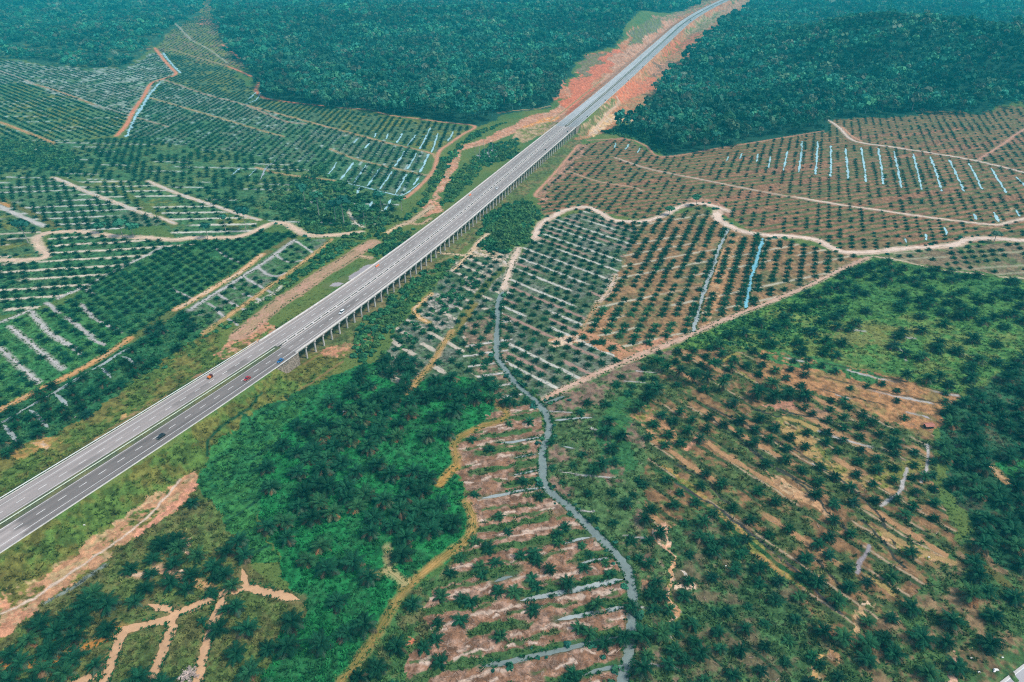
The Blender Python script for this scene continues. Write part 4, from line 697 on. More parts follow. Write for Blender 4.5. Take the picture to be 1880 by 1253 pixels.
def carriage(name, s0, s1, side, inner, part, parent=None, L=(0, 0, 0), slab=0.0):
    s = np.linspace(s0, s1, int((s1 - s0) / 3)); m = 30; V = []; SS = []; OO = []
    hw = halfw(s); fr = np.linspace(0, 1, m)
    O = side * (inner + (hw - inner)[:, None] * fr[None]); S = np.repeat(s[:, None], m, 1)
    x, y = road_at(S.ravel(), O.ravel()); n = len(s); J = np.arange(n * m).reshape(n, m)
    F = np.stack([J[:-1, :-1], J[:-1, 1:], J[1:, 1:], J[1:, :-1]], -1).reshape(-1, 4)
    V = np.column_stack([x, y, np.full(len(x), RZ)]); c = pave_col(S.ravel(), O.ravel(), part)
    if side < 0: F = F[:, ::-1]
    F = F[:, ::-1]; Fs = [F]
    if slab:   # edges and soffit of the bridge deck
        e0, e1 = J[:, 0], J[:, -1]; nb = len(V)
        Vb = np.vstack([V[e0], V[e0] - [0, 0, slab], V[e1], V[e1] - [0, 0, slab]]); V = np.vstack([V, Vb]); k = np.arange(n - 1)
        for (p, q) in ((0, 1), (1, 3), (3, 2)): Fs.append(np.stack([nb + p * n + k, nb + q * n + k, nb + q * n + k + 1, nb + p * n + k + 1], 1))
        c = np.vstack([c, np.repeat([[.55, .53, .50]], len(Vb), 0)])
    return mk(name, V - np.array(L), Fs, M['road'], parent, color=c)
def line_mesh(name, s0, s1, off, width, mat, z, parent=None, L=(0, 0, 0), height=0.0, step=4.0, kind=None):
    s = np.linspace(s0, s1, int((s1 - s0) / step) + 2); o = off(s) if callable(off) else np.full(len(s), off)
    a = np.column_stack([*road_at(s, o - width / 2), np.full(len(s), z)]); b = np.column_stack([*road_at(s, o + width / 2), np.full(len(s), z)])
    n = len(s); k = np.arange(n - 1); V = [a, b]; Fs = [np.stack([k, n + k, n + k + 1, k + 1], 1)[:, ::-1]]
    if height:
        V += [a - [0, 0, height], b - [0, 0, height]]
        Fs += [np.stack([2 * n + k, k, k + 1, 2 * n + k + 1], 1)[:, ::-1], np.stack([n + k, 3 * n + k, 3 * n + k + 1, n + k + 1], 1)[:, ::-1]]
        Fs += [np.array([[0, n, 3 * n, 2 * n], [n - 1, 3 * n - 1, 4 * n - 1, 2 * n - 1]])]
    ob = mk(name, np.vstack(V) - np.array(L), Fs, mat, parent)
    if kind: ob['kind'] = kind
    return ob
SE = RS[-1] - 10; SA = 0.0
for side in (-1, 1):
    for (a, b) in ((SA, S0), (S1, SE)): carriage('road', a, b, side, 2.3, 'road')['kind'] = 'structure'
# median strip of grass, hard shoulder kerbs
for (a, b) in ((SA, S0), (S1, SE)):
    s = np.arange(a, b, 2.5); O = np.linspace(-2.35, 2.35, 9); V, F, S_, O_ = strip(s, O, RZ - .02)
    V[:, 2] += .25 * fbm(V[:, 0], V[:, 1], 77) * (1 - (O_ / 2.4) ** 2)
    g = sstep(.35, .65, fbm(V[:, 0] / 6, V[:, 1] / 6, 78)); c = (np.array([.085, .100, .055])[None] * (1 - g[:, None]) + np.array([.13, .13, .055])[None] * g[:, None]) * (.7 + .6 * fbm(V[:, 0] / 1.2, V[:, 1] / 1.2, 79))[:, None]
    if a > S0: c = c * .35 + .65 * np.array([.16, .15, .14])[None]
    tag(mk('median_strip', V, [F], M['ground'], color=c), kind='structure')
    line_mesh('kerb', a, b, lambda s: -(halfw(s) + .45), .8, M['conc'], RZ + .10, height=.35, kind='structure')
    line_mesh('kerb', a, b, lambda s: halfw(s) + .35, .6, M['conc'], RZ + .08, height=.3, kind='structure')
for side in (-1, 1):
    line_mesh('road_marking', SA, SE, lambda s: side * (halfw(s) - 3.1), .27, M['paint'], RZ + .02, kind='structure')
    line_mesh('road_marking', SA, SE, lambda s: side * (2.85 + 0 * s), .26, M['paint'], RZ + .02, kind='structure')
    V = []; F = []
    for k, s in enumerate(np.arange(SA + 2, SE - 6, 9.6)):
        m_ = side * (2.85 + halfw(s) - 3.1) / 2
        for ds, o in ((0, -.16), (0, .16), (3.9, .16), (3.9, -.16)): V.append((*[float(q) for q in road_at(s + ds, m_ + o)], RZ + .02))
        F.append([4 * k + 3, 4 * k + 2, 4 * k + 1, 4 * k])
    tag(mk('lane_dashes', V, [F], M['paint']), kind='structure')

# viaduct: one thing with two decks, parapets, link beams, piers and end walls
sm = (S0 + S1) / 2; L = (*[float(q) for q in road_at(sm, 0)], 0.0)
via = thing('viaduct', 'long grey concrete viaduct on slender columns carrying the highway', 'viaduct', L)
for side in (-1, 1):
    carriage('deck', S0, S1, side, .85, 'deck', via, L, slab=.95)
    line_mesh('parapet', S0 - 1, S1 + 1, lambda s: side * (halfw(s) - .22), .42, M['concp'], RZ + 1.0, via, L, height=1.9)
    line_mesh('parapet', S0 + 2, S1 - 2, side * 1.02, .34, M['concp'], RZ + .42, via, L, height=1.1)
lb = MB(); lb.box((0, 0, 0), (1.3, 1.7, .5)); lbo = None
pm = MB(); hw_ = 13.9
pm.box((0, 0, RZ - .95 - .32), (1.3, 2 * hw_ + .5, .64)); pmo = None
cm = MB(); cm.tube([(0, 0, -.6), (0, 0, RZ - 1.6)], (.62, .60), 10); cmo = None
npier = 70
for k in range(npier + 1):
    s = S0 + 8 + k * (S1 - S0 - 16) / npier; x, y = [float(q) for q in road_at(s, 0)]
    x2, y2 = [float(q) for q in road_at(s + 1, 0)]; rz = math.atan2(y2 - y, x2 - x); q = float(halfw(s)) / hw_
    if lbo is None: lbo = lb.build('link_beam', M['concp'], via); o1 = lbo
    else: o1 = lbo.copy(); col.objects.link(o1); o1.parent = via
    o1.location = (x - L[0], y - L[1], RZ - .02); o1.rotation_euler = (0, 0, rz)
    if pmo is None: pmo = pm.build('pier', M['conc'], via); o2 = pmo
    else: o2 = pmo.copy(); col.objects.link(o2); o2.parent = via
    o2.location = (x - L[0], y - L[1], 0); o2.rotation_euler = (0, 0, rz); o2.scale = (1, q, 1)
    for off in (-hw_ + .75, -4.2, 4.2, hw_ - .75):
        if cmo is None: cmo = cm.build('column', M['conc'], o2, smooth=False); o3 = cmo
        else: o3 = cmo.copy(); col.objects.link(o3); o3.parent = o2
        o3.location = (0, off, 0)
for (s, d) in ((S0, 1), (S1, -1)):   # end walls of rubble stone, with the pitched slope beside them
    ab = MB(); h = float(halfw(s))   # stone faced block carrying the road to the first span
    for k in range(4):
        sa, sb = s + d * .8 - d * 6.2 * k, s + d * .8 - d * 6.2 * (k + 1); A, B = [(*[float(q) for q in road_at(sa, 0)],), (*[float(q) for q in road_at(sb, 0)],)]
        ab.box(((A[0] + B[0]) / 2 - L[0], (A[1] + B[1]) / 2 - L[1], (RZ - 1.0) / 2 - .25), (6.2, 2 * h + .5 + .02 * k, RZ - .5 - .02 * k), math.atan2(B[1] - A[1], B[0] - A[0]))
    ab.build('end_wall', M['stone'], via)

def guardrail(label, s0, s1, off, mat, zt=.78):
    p = [float(q) for q in road_at((s0 + s1) / 2, off(np.array([(s0 + s1) / 2]))[0])]; L2 = (p[0], p[1], RZ)
    g = thing('guardrail', label, 'guardrail', L2)
    line_mesh('rail', s0, s1, off, .30, mat, RZ + zt, g, L2, height=.36)
    pb = MB(); pb.box((0, 0, .2), (.16, .16, .95)); po = None
    for s in np.linspace(s0 + 1, s1 - 1, min(90, int((s1 - s0) / 5))):
        x, y = road_at(s, off(np.array([s]))[0])
        if po is None: po = pb.build('post', M['rail'], g); o = po
        else: o = po.copy(); col.objects.link(o); o.parent = g
        o.location = (float(x) - L2[0], float(y) - L2[1], 0)
guardrail('long pale steel guardrail along the outer edge of the light grey carriageway before the viaduct', SA + 60, S0 - 1, lambda s: halfw(s) + 1.0, M['rail'])
guardrail('pale green guardrail down the grassy median before the viaduct', SA + 60, S0 - 3, lambda s: 0 * s - .1, M['railg'], .85)
guardrail('white median guardrail beyond the far end of the viaduct', S1 + 4, min(SE, S1 + 900), lambda s: 0 * s - .2, M['rail'])
guardrail('roadside guardrail beyond the viaduct, beside the marker posts', S1 + 2, min(SE, S1 + 700), lambda s: -(halfw(s) + .9), M['rail'])

# ------------------------------------------------------------------ vehicles
def on_road(px, z=RZ):
    q = unproj([px], z)[0]; k = np.argmin(np.linalg.norm(ROAD - q, axis=1)); return q, math.atan2(RT[k, 1], RT[k, 0])
def wheels(root, xs, y, r, wdt=.24):
    wb = MB(); n = 14
    ring = lambda yy, rr: [(rr * math.cos(2 * math.pi * k / n), yy, rr * math.sin(2 * math.pi * k / n)) for k in range(n)]
    wb.loft([ring(-wdt / 2, r * .92), ring(-wdt / 2 + .03, r), ring(wdt / 2 - .03, r), ring(wdt / 2, r * .92)]); first = None
    for x in xs:
        for sgn in (-1, 1):
            if first is None: first = wb.build('wheel', M['tyre'], root); o = first
            else: o = first.copy(); col.objects.link(o); o.parent = root
            o.location = (x, sgn * y, r)
def sect(x, wb_, wt, zb, zt, zs):   # one cross-section of a car body
    return [(x, -wb_, zb), (x, -wt, zs), (x, -wt * .93, zt), (x, wt * .93, zt), (x, wt, zs), (x, wb_, zb)]
def car(label, px, paint, van=False, flip=math.pi):
    q, a = on_road(px); root = thing('car', label, 'car', (q[0], q[1], RZ + .02), a + flip, 'vehicles on the highway')
    L, W = (4.5, .88) if not van else (4.7, .92)
    b = MB(); x = [-L / 2, -L / 2 + .25, -L * .28, -.1, L * .22, L / 2 - .3, L / 2]
    zt = [.78, .95, .98, .96, .93, .80, .62]
    b.loft([sect(px_, W * (.86 if i in (0, 6) else .98), W * (.84 if i in (0, 6) else 1), .28, z, z * .8) for i, (px_, z) in enumerate(zip(x, zt))])
    b.build('body', paint, root, smooth=False, bevel=.05)
    c = MB(); h = 1.46 if not van else 1.85
    cx = (-L * .40, -L * .30, .35, 1.05) if not van else (-L * .48, -L * .46, .75, 1.35)
    c.loft([[(cx[0], -W * .92, .93), (cx[0], W * .92, .93), (cx[1], W * .74, h - .06), (cx[1], -W * .74, h - .06)], [(cx[1] + .3, -W * .93, .93), (cx[1] + .3, W * .93, .93), (cx[1] + .3, W * .76, h), (cx[1] + .3, -W * .76, h)],
            [(cx[2], -W * .93, .93), (cx[2], W * .93, .93), (cx[2], W * .75, h), (cx[2], -W * .75, h)], [(cx[3], -W * .9, .92), (cx[3], W * .9, .92), (cx[2] + .1, W * .75, h - .03), (cx[2] + .1, -W * .75, h - .03)]])
    c.build('cabin', M['glass'], root)
    r = MB(); r.box(((cx[1] + cx[2]) / 2, 0, h + .015), (cx[2] - cx[1] + .1, W * 1.5, .06)); r.build('roof', paint, root)
    for sgn in (-1, 1):
        l = MB(); l.box((L / 2 - .08, sgn * W * .66, .66), (.14, .34, .14)); l.build('headlight', M['lamp'], root)
    wheels(root, (-L * .30, L * .31), W * .88, .33)
    return root
car('black car in the inner lane below the others on the dark carriageway', (296, 803), paint_mat('black_paint', (.012, .014, .017)))
car('red car on the dark carriageway short of the viaduct', (454, 697), paint_mat('red_paint', (.35, .015, .025)))
car('blue car in the outer lane near the stone end wall of the viaduct', (515, 664), paint_mat('blue_paint', (.03, .14, .34)))
car('white van driving off the near end of the viaduct', (628, 575), paint_mat('white_paint', (.75, .76, .76)), True)
car('small white car midway along the viaduct', (913, 347), paint_mat('pearl_paint', (.70, .70, .70)))
def lorry(label, px, cabc, boxm, Lb, flip, name='lorry', deck=False):
    q, a = on_road(px); root = thing(name, label, 'lorry', (q[0], q[1], RZ + .02), a + flip, 'vehicles on the highway')
    c = MB(); x0 = Lb / 2
    c.loft([[(x0, -1.15, .5), (x0, 1.15, .5), (x0, 1.1, 2.7), (x0, -1.1, 2.7)], [(x0 + 1.5, -1.15, .5), (x0 + 1.5, 1.15, .5), (x0 + 1.35, 1.08, 2.6), (x0 + 1.35, -1.08, 2.6)], [(x0 + 1.75, -1.1, .5), (x0 + 1.75, 1.1, .5), (x0 + 1.68, 1.05, 1.4), (x0 + 1.68, -1.05, 1.4)]]); c.build('cab', cabc, root, bevel=.06)
    g = MB(); g.box((x0 + 1.55, 0, 2.02), (.26, 1.9, .75)); g.build('windscreen', M['glass'], root)
    b = MB(); b.box((-.2, 0, 2.0 if not deck else 1.35), (Lb, 2.4, 2.5 if not deck else 1.1)); b.build('cargo_box', boxm, root, bevel=.05)
    f = MB(); f.box((.5, 0, .68), (Lb + 1.6, .9, .25)); f.build('chassis', M['tyre'], root)
    wheels(root, (x0 + .8, -x0 * .55, -x0 * .55 - 1.2) if Lb > 5 else (x0 + .8, -x0 * .5), 1.0, .5, .3); return root
lorry('dark lorry on the far stretch of highway between the cut slopes', (1268, 39), paint_mat('dark_cab', (.03, .04, .06)), paint_mat('dark_box', (.05, .06, .08)), 6.5, math.pi)
_wt = lorry('small orange work truck stopped at the outer guardrail of the light carriageway', (385, 695), paint_mat('dark_red_cab', (.10, .02, .02)), paint_mat('orange_bed', (.66, .18, .03)), 2.2, 0, 'work_truck', True); _wt.scale = (.72, .72, .72)
def barrier(label, px):
    q, a = on_road(px, RZ); root = thing('traffic_barrier', label, 'barrier', (q[0], q[1], RZ + .02), a)
    b = MB(); om = flat_mat('orange_plastic', (.72, .17, .05), .5, .3)
    b.loft([[(x_, -.45, 0), (x_, .45, 0), (x_, .25, .45), (x_, .16, 1.1), (x_, -.16, 1.1), (x_, -.25, .45)] for x_ in (-2.2, 2.2)]); b.build('barrier_body', om, root, bevel=.04)
    f = MB(); f.box((0, 0, 1.16), (4.2, .14, .1)); f.build('top_rail', M['rail'], root)
barrier('orange barrier beside the outer parapet, next to the grey puddle', (693, 489)); barrier('orange barrier beside the outer parapet, across from the small white car', (863, 359))
pst = None
for k, (px, lb_) in enumerate([((1042, 245), 'dark marker post on the last spans of the viaduct'), ((1001, 278), 'dark marker post on the viaduct, the one nearest the white car'), ((1078, 217), 'dark marker post beside the far end wall of the viaduct'), ((1111, 187), 'dark roadside marker post, first past the viaduct'), ((1127, 168), 'dark roadside marker post, second past the viaduct'), ((1153, 150), 'dark roadside marker post, third past the viaduct'), ((1180, 125), 'dark roadside marker post, fourth past the viaduct'), ((1199, 106), 'dark roadside marker post nearest the dark lorry')]):
    q, a = on_road(px); r = thing('marker_post', lb_, 'marker post', (q[0], q[1], RZ + .02), a, 'marker posts along the highway edge')
    if pst is None:
        b = MB(); b.tube([(0, 0, 0), (0, 0, 2.6)], (.09, .09), 8); p1 = b.build('pole', M['tyre'], r); b = MB(); b.box((0, 0, 1.9), (.14, 1.5, 1.5)); p2 = b.build('panel', flat_mat('dark_panel', (.03, .035, .04)), r, bevel=.02); pst = (p1, p2)
    else:
        for p in pst: o = p.copy(); col.objects.link(o); o.parent = r
# the edge of the other road in the corner
c0 = unproj([(1836, 1256), (1886, 1218), (1960, 1160)], 0); c1 = unproj([(1985, 1330), (2040, 1290), (2110, 1240)], 0)
ext = c0[0] + (c0[0] - c0[1]) * 3; c0 = np.vstack([ext, c0]); c1 = np.vstack([c1[0] + (c1[0] - c1[1]) * 3, c1])
Vr = np.vstack([np.column_stack([c0, np.full(4, .25)]), np.column_stack([c1, np.full(4, .25)])]); k = np.arange(3)
tag(mk('side_road', Vr, [np.stack([k, 4 + k, 5 + k, 1 + k], 1)], M['road'], color=np.repeat([[.36, .35, .36]], 8, 0)), kind='structure')
dn = (c1 - c0) / np.linalg.norm(c1 - c0, axis=1)[:, None]
for (o0, wd, nm) in ((.35, .3, 'road_marking'), (-.5, .8, 'kerb')):
    a_, b_ = c0 + dn * o0, c0 + dn * (o0 + wd); Vr = np.vstack([np.column_stack([a_, np.full(4, .27)]), np.column_stack([b_, np.full(4, .27)])])
    tag(mk(nm, Vr, [np.stack([k, 4 + k, 5 + k, 1 + k], 1)], M['paint' if nm == 'road_marking' else 'conc']), kind='structure')
# ------------------------------------------------------------------ plants
def visible(x, y, z, mg):
    u, v, d = toimg(x, y, z)
    return (u > -mg) & (u < 1880 + mg) & (v > -mg) & (v < 1253 + mg * 1.6) & (d > 30)
def palm_crown(seed, nf, nl, m=6, old=.25, ragged=.0, tone=1.0, dead=False):
    """oil palm crown of unit radius around the origin: arching fronds with leaflets on both sides"""
    g = np.random.default_rng(seed); V = []; T = []; Cc = []; nv = 0
    for k in range(nf):
        t = (k + .5) / nf; a = k * 2.39996 + g.normal(0, .18); isold = t > 1 - old
        e = R(82) - R(88) * t ** .85 + g.normal(0, .10) - (R(22) if isold else 0); droop = R(62) * (.75 + .5 * g.random()) * (1 if not isold else .8)
        Ln = (.62 + .55 * min(1, t * 1.8)) * (.9 + .2 * g.random()) * (1 if not isold else .95)
        ts = np.linspace(0, 1, m + 1); es = e - droop * ts ** 1.4
        st = Ln / m; hx = np.r_[0, np.cumsum(np.cos(es[:-1]) * st)]; hz = np.r_[0, np.cumsum(np.sin(es[:-1]) * st)]
        d = np.array([math.cos(a), math.sin(a)]); side = np.array([-d[1], d[0], 0.0])
        rac = np.column_stack([hx * d[0], hx * d[1], hz])
        if isold and not dead: base = np.array([.075, .062, .036]) if g.random() < .55 else np.array([.035, .070, .042])
        elif dead: base = np.array([.34, .27, .24])
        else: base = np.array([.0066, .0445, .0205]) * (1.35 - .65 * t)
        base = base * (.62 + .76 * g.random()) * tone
        w = .018   # midrib
        q = np.vstack([rac + side * w * (1 - .7 * ts[:, None]), rac - side * w * (1 - .7 * ts[:, None])]); n = m + 1
        V.append(q); Cc.append(np.repeat([base * 1.8 + .010], 2 * n, 0))
        for i in range(m): T += [(nv + i, nv + n + i, nv + n + i + 1), (nv + i, nv + n + i + 1, nv + i + 1)]
        nv += 2 * n
        fold = .30 + .25 * g.random(); hw_b = .27 * Ln * (.85 + .3 * g.random())
        for j in range(nl):   # leaflets: broad at the midrib, pointed outwards, folded down from it
            tj = .10 + .90 * (j + .5) / nl; c = np.array([np.interp(tj, ts, rac[:, q_]) for q_ in range(3)])
            ej = np.interp(tj, ts, es); tg = np.array([math.cos(ej) * d[0], math.cos(ej) * d[1], math.sin(ej)]); up = np.array([-math.sin(ej) * d[0], -math.sin(ej) * d[1], math.cos(ej)])
            l = hw_b * math.sin(math.pi * min(.97, .14 + .80 * tj)) ** .7 * (.85 + .3 * g.random()); wd = .9 * Ln / nl * 1.05
            for sg in (-1, 1):
                if ragged and g.random() < ragged: continue
                tip = c + side * sg * l * .9 + tg * l * (.35 + .3 * g.random()) - up * l * fold - np.array([0, 0, l * .12 * g.random()])
                V.append(np.array([c - tg * wd * .5, c + tg * wd * .5, tip])); T.append((nv, nv + 1, nv + 2))
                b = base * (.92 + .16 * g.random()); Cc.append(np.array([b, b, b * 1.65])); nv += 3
    return np.vstack(V), np.array(T), np.vstack(Cc)
def merge(protos, which, pos, scale, rot, tint):
    """many copies of a few shapes as one set of arrays (for masses nobody could count)"""
    VV = []; FF = []; CC = []; base = 0
    for p, (V, F, c) in enumerate(protos):
        i = np.nonzero(which == p)[0]
        if not len(i): continue
        ca, sa = np.cos(rot[i])[:, None], np.sin(rot[i])[:, None]; s = scale[i]
        x = V[None, :, 0] * s[:, 0:1]; y = V[None, :, 1] * s[:, 0:1]; z = V[None, :, 2] * s[:, 1:2]
        W = np.stack([x * ca - y * sa + pos[i, 0:1], x * sa + y * ca + pos[i, 1:2], z + pos[i, 2:3]], -1).astype(np.float32)
        VV.append(W.reshape(-1, 3)); n = len(V)
        FF.append((F[None] + (base + np.arange(len(i)) * n)[:, None, None]).reshape(-1, F.shape[1])); base += n * len(i)
        CC.append((c[None] * tint[i][:, None, :]).reshape(-1, 3).astype(np.float32))
    return np.vstack(VV), np.vstack(FF), np.vstack(CC)

# where the palms stand
PX = []; 
SIDE = np.vstack([c0 - dn * 7, c1[::-1]])
NOPALM = [(P, t[0] * .5 + 1.2) for P, t in TRW] + [(P, t[1] * .5 + (2.6 if t[0] in ('mud', 'ochre') else .8)) for P, t in WAW]
for zi, (z, P) in enumerate(ZW):
    if z[8] is None: continue
    p0, p1, sp, rs, r0, r1, kind, keep, jit = z[8]; o, u = dirof(p0, p1); nrm = np.array([-u[1], u[0]])
    a = (P - o) @ u; b = (P - o) @ nrm
    ka, kb = np.arange(math.floor(a.min() / sp) - 1, a.max() / sp + 1), np.arange(math.floor(b.min() / rs) - 1, b.max() / rs + 1)
    A, B = np.meshgrid(ka, kb); A = (A + .5 * (B % 2)).ravel() * sp; B = (B.ravel() + .5) * rs
    q = o + A[:, None] * u + B[:, None] * nrm + rng.normal(0, jit * .5, (len(A), 2))
    m = inpoly(q[:, 0], q[:, 1], P); q = q[m]
    if not len(q): continue
    cl = fbm(q[:, 0] / 28, q[:, 1] / 28, 60 + zi, 2); m = rng.random(len(q)) < np.clip(keep + (cl - .5) * (1.3 if keep < .9 else .2), 0, 1); q = q[m]
    r = r0 + (r1 - r0) * np.clip(fbm(q[:, 0] / 40, q[:, 1] / 40, 90 + zi, 2) * 1.4 - .2 + rng.normal(0, .2, len(q)), 0, 1)
    PX.append(np.column_stack([q, r, np.full(len(q), kind == 'palm'), np.full(len(q), zi)]))
EXTRA = [  # palms that stand out one by one: photo point at the foot, crown radius, trunk height
(1205,676,4.4,5.5),(1222,684,4.0,4.5),(1248,697,4.6,6.5),(1271,705,4.6,7.0),(1296,707,4.4,6.0),(1325,719,4.6,6.5),(1389,733,5.4,5.5),(1307,678,4.4,5),(1190,735,5,3.5),(1172,755,5,3.5),(1205,722,4.8,4),(1420,735,5,3.5),(1446,730,5,3.5),(1475,733,5,3.5),(1416,712,5,3.5),
(1124,830,4.6,2.5),(1112,800,4.6,2.5),(1142,806,4.4,2.5),(1120,780,4.6,3),(1105,860,4.6,3),(1090,870,4.2,2.5),(1128,852,3.6,2),(1184,960,4.2,2.5),(1212,985,4.2,2.5),(1150,930,4.0,2.5),
(1640,820,4.4,2.5),(1600,780,3.6,2),(1548,740,3.2,2),(1480,735,3.6,3),(1478,752,2.4,2),(1660,770,2.6,1.2),(1660,700,4.6,5),(1700,705,4.6,4.5),(1720,700,4.6,4.5),
(1042,1078,4.2,2.5),(1095,1117,4.2,2.5),(1025,1000,3.4,1.5),(985,1032,3.2,1.5),(1010,1050,3.4,1.5),(1082,1168,3.6,1.5),(1110,1185,3.8,1.5),(1145,1178,4.2,2.5),(1178,1175,5.2,3),(1215,1172,4.6,3),(1196,1095,4.2,2.2),(1214,1100,4.0,2),(1190,1040,3.8,2),(1254,1100,4.0,2.2),(1270,1150,3.6,2),(1238,1200,4.0,2),(1180,1235,5.4,3),(1290,965,4.4,2.5),(1305,1000,4.0,2),(1285,990,4.0,2),(1310,1018,4.2,2.2),(1350,1000,3.6,2),(1500,1005,4,2),(1228,1125,3.8,2),(1160,1120,4,2),(1205,1075,3.6,2),(1285,1205,4.2,2),(1322,1195,3,1.5),(1227,1225,3.6,2),
(1670,1020,4,2),(1660,950,3.8,2),(1695,880,3.6,2),(1645,920,3.6,2),(1560,900,3.8,2),(1530,930,3.8,2),(1500,1075,4.2,2),(1535,1110,4.6,2.2),(1510,1165,4.4,2.2),(1545,1180,5,3),(1590,1190,5,3),(1620,1180,4.6,2.5),(1690,1180,5.4,3),(1745,1150,5,3),(1815,1190,4.6,2.5),(1780,1100,5.4,3),(1800,1010,5.4,3.5),
(75,1150,5,1.5),(105,1165,4.8,1.5),(55,1180,4.6,1.5),(160,1115,5.2,2),(175,1095,5,2),(150,1145,5.4,2),(200,1115,5.2,2),(198,1160,4.2,1.2),(120,1140,4.2,1.2),(95,1200,5.2,2),(140,1175,5,1.8),(135,1215,5,1.6),(20,1205,4.4,1.2),(38,1220,4.4,1.2),(80,1232,4.6,1.5),(120,1240,4.4,1.4),(20,1253,5,1.5),(65,1262,5,1.5),(176,1225,3.6,1),(240,1050,3.8,1),(277,1057,3.6,1),(268,1085,4.2,1.3),(315,1075,4.6,1.5),(322,1040,4.6,1.5),(282,1030,4.0,1.2),(345,1085,4,1.2),(352,1062,4.6,1.5),(390,1090,3.4,.8),(392,1065,3,.8),(428,1078,3.8,1),(250,1108,3.8,1.2),(298,1005,5,1.5),(330,1010,5,1.5),(325,995,4.8,1.5),(395,1045,5.4,1.8),(365,1025,4.6,1.5),(258,1250,5.2,1.8),(300,1262,5.2,1.8),(403,1158,4.6,1.5),(412,1122,2.8,.6),(435,1205,4.6,1.4),(460,1240,5,1.6),(455,1160,5,1.6),(412,1060,4.8,1.6),(372,1142,2.6,.5),
(870,720,5,2.5),(1880,880,5,3),(1802,866,5.6,3.5),(1850,845,5.4,3.5),(1640,640,5,2.5),(1660,655,4.6,2.5),(1720,645,5,2.5),(1690,660,5,2.5),(1755,650,5,2.5),(1780,700,5,3),(1440,600,4.6,2.5),(1465,635,4.4,2),(1510,595,4.6,2.5),(1545,635,4.8,2.5),(1515,630,4.6,2.5),(1490,615,4.6,2.5),(1535,605,4.8,2.5),(1655,615,4.8,2.5),(1690,612,4.8,2.5),(1732,600,4.6,2.5),(1805,595,5,2.5),(1600,500,4.4,4),(1603,515,4.4,3),(1650,505,4.4,3),(1520,530,4.4,3),(1480,545,4.2,3),(1500,548,4.2,3)]
ex = np.array(EXTRA, float); ex[(ex[:, 0] > 1000) & (ex[:, 1] > 820) & (ex[:, 0] < 1700), 2] *= .88; q = gnd(ex[:, :2])
PAL = np.vstack(PX)
for (Pn, w_) in NOPALM + [(RC, 19.0)]:   # no palm in a track, a ditch or the highway
    i = near_idx(PAL[:, 0], PAL[:, 1], Pn, w_)
    if len(i): d, _, _ = polydist(PAL[i, 0], PAL[i, 1], Pn); PAL = np.delete(PAL, i[d < w_], 0)
for Pc in [gnd(c_) for c_ in CLEAR]:
    m = inpoly(PAL[:, 0], PAL[:, 1], Pc) & (rng.random(len(PAL)) < .92); PAL = PAL[~m]
PAL = PAL[~inpoly(PAL[:, 0], PAL[:, 1], SIDE)]
dm = np.min(np.hypot(PAL[:, None, 0] - q[None, :, 0], PAL[:, None, 1] - q[None, :, 1]) - np.array([max(4.5, e_[2] * 1.3) for e_ in ex])[None], axis=1)
PAL = PAL[dm > 0]
th = np.where(PAL[:, 3] > .5, .55 * PAL[:, 2] * (.6 + .6 * rng.random(len(PAL))), .18 * PAL[:, 2])
kindx = np.where(ex[:, 2] > 3.5, 1.0, 0.0)
PAL = np.vstack([np.column_stack([PAL, th]), np.column_stack([q, ex[:, 2], kindx, np.full(len(ex), -1), ex[:, 3]])])
PAL = np.column_stack([PAL, terrain(PAL[:, 0], PAL[:, 1])])
PAL = PAL[visible(PAL[:, 0], PAL[:, 1], PAL[:, 6] + 2, 110)]
u_, v_, d_ = toimg(PAL[:, 0], PAL[:, 1], PAL[:, 6] + PAL[:, 5])
inside = (u_ > -15) & (u_ < 1895) & (v_ > -10) & (v_ < 1275)
size = PAL[:, 2] / d_ * np.where(inside, 1, 1e-3)
big = PAL[:, 3] > .5
solo = np.zeros(len(PAL), bool)
for m_ in (big, ~big):
    i = np.nonzero(m_)[0]; solo[i[np.argsort(-size[i])[:298]]] = True

ZP = {  # what a palm of each zone stands in, for its label
'track_side': 'between the golden track and the brush bands', 'grove': 'in the dense dark grove below the vine slope', 'sw_grass': 'on rough grass among the muddy channels', 'brush_bands': 'among bands of pinkish dry brush', 'east_bank': 'on scrubby ground east of the grey canal', 'fan_field': 'in the brown field of fanning ditches', 'fan_low': 'on green scrub below the fanning ditches', 'bush_grove': 'in the grove on bright green bushes', 'bush_south': 'standing loose over bright green bushes', 'east_grove': 'in the tall dark grove at the field edge', 'se_mixed': 'in mixed brown scrub near the side road', 'mid_green': 'in the field of pale and watery rows', 'mid_rust': 'in the rust coloured field with two ditches', 'sandy_block': 'between sandy rows beside the viaduct thicket', 'canal_west': 'west of the bending grey canal', 'west_ditch': 'along the grey zigzag ditch', 'dark_rows': 'in close dark rows', 'west_lush': 'in lush green rows by the orange track', 'gray_rows': 'in the plot of pale branching ditches', 'east_strip': 'in the brown strip south of the sandy river', 'east_big': 'in the wide brown field of cyan ditches', 'creek_bend': 'inside the bend of the sandy creek'}
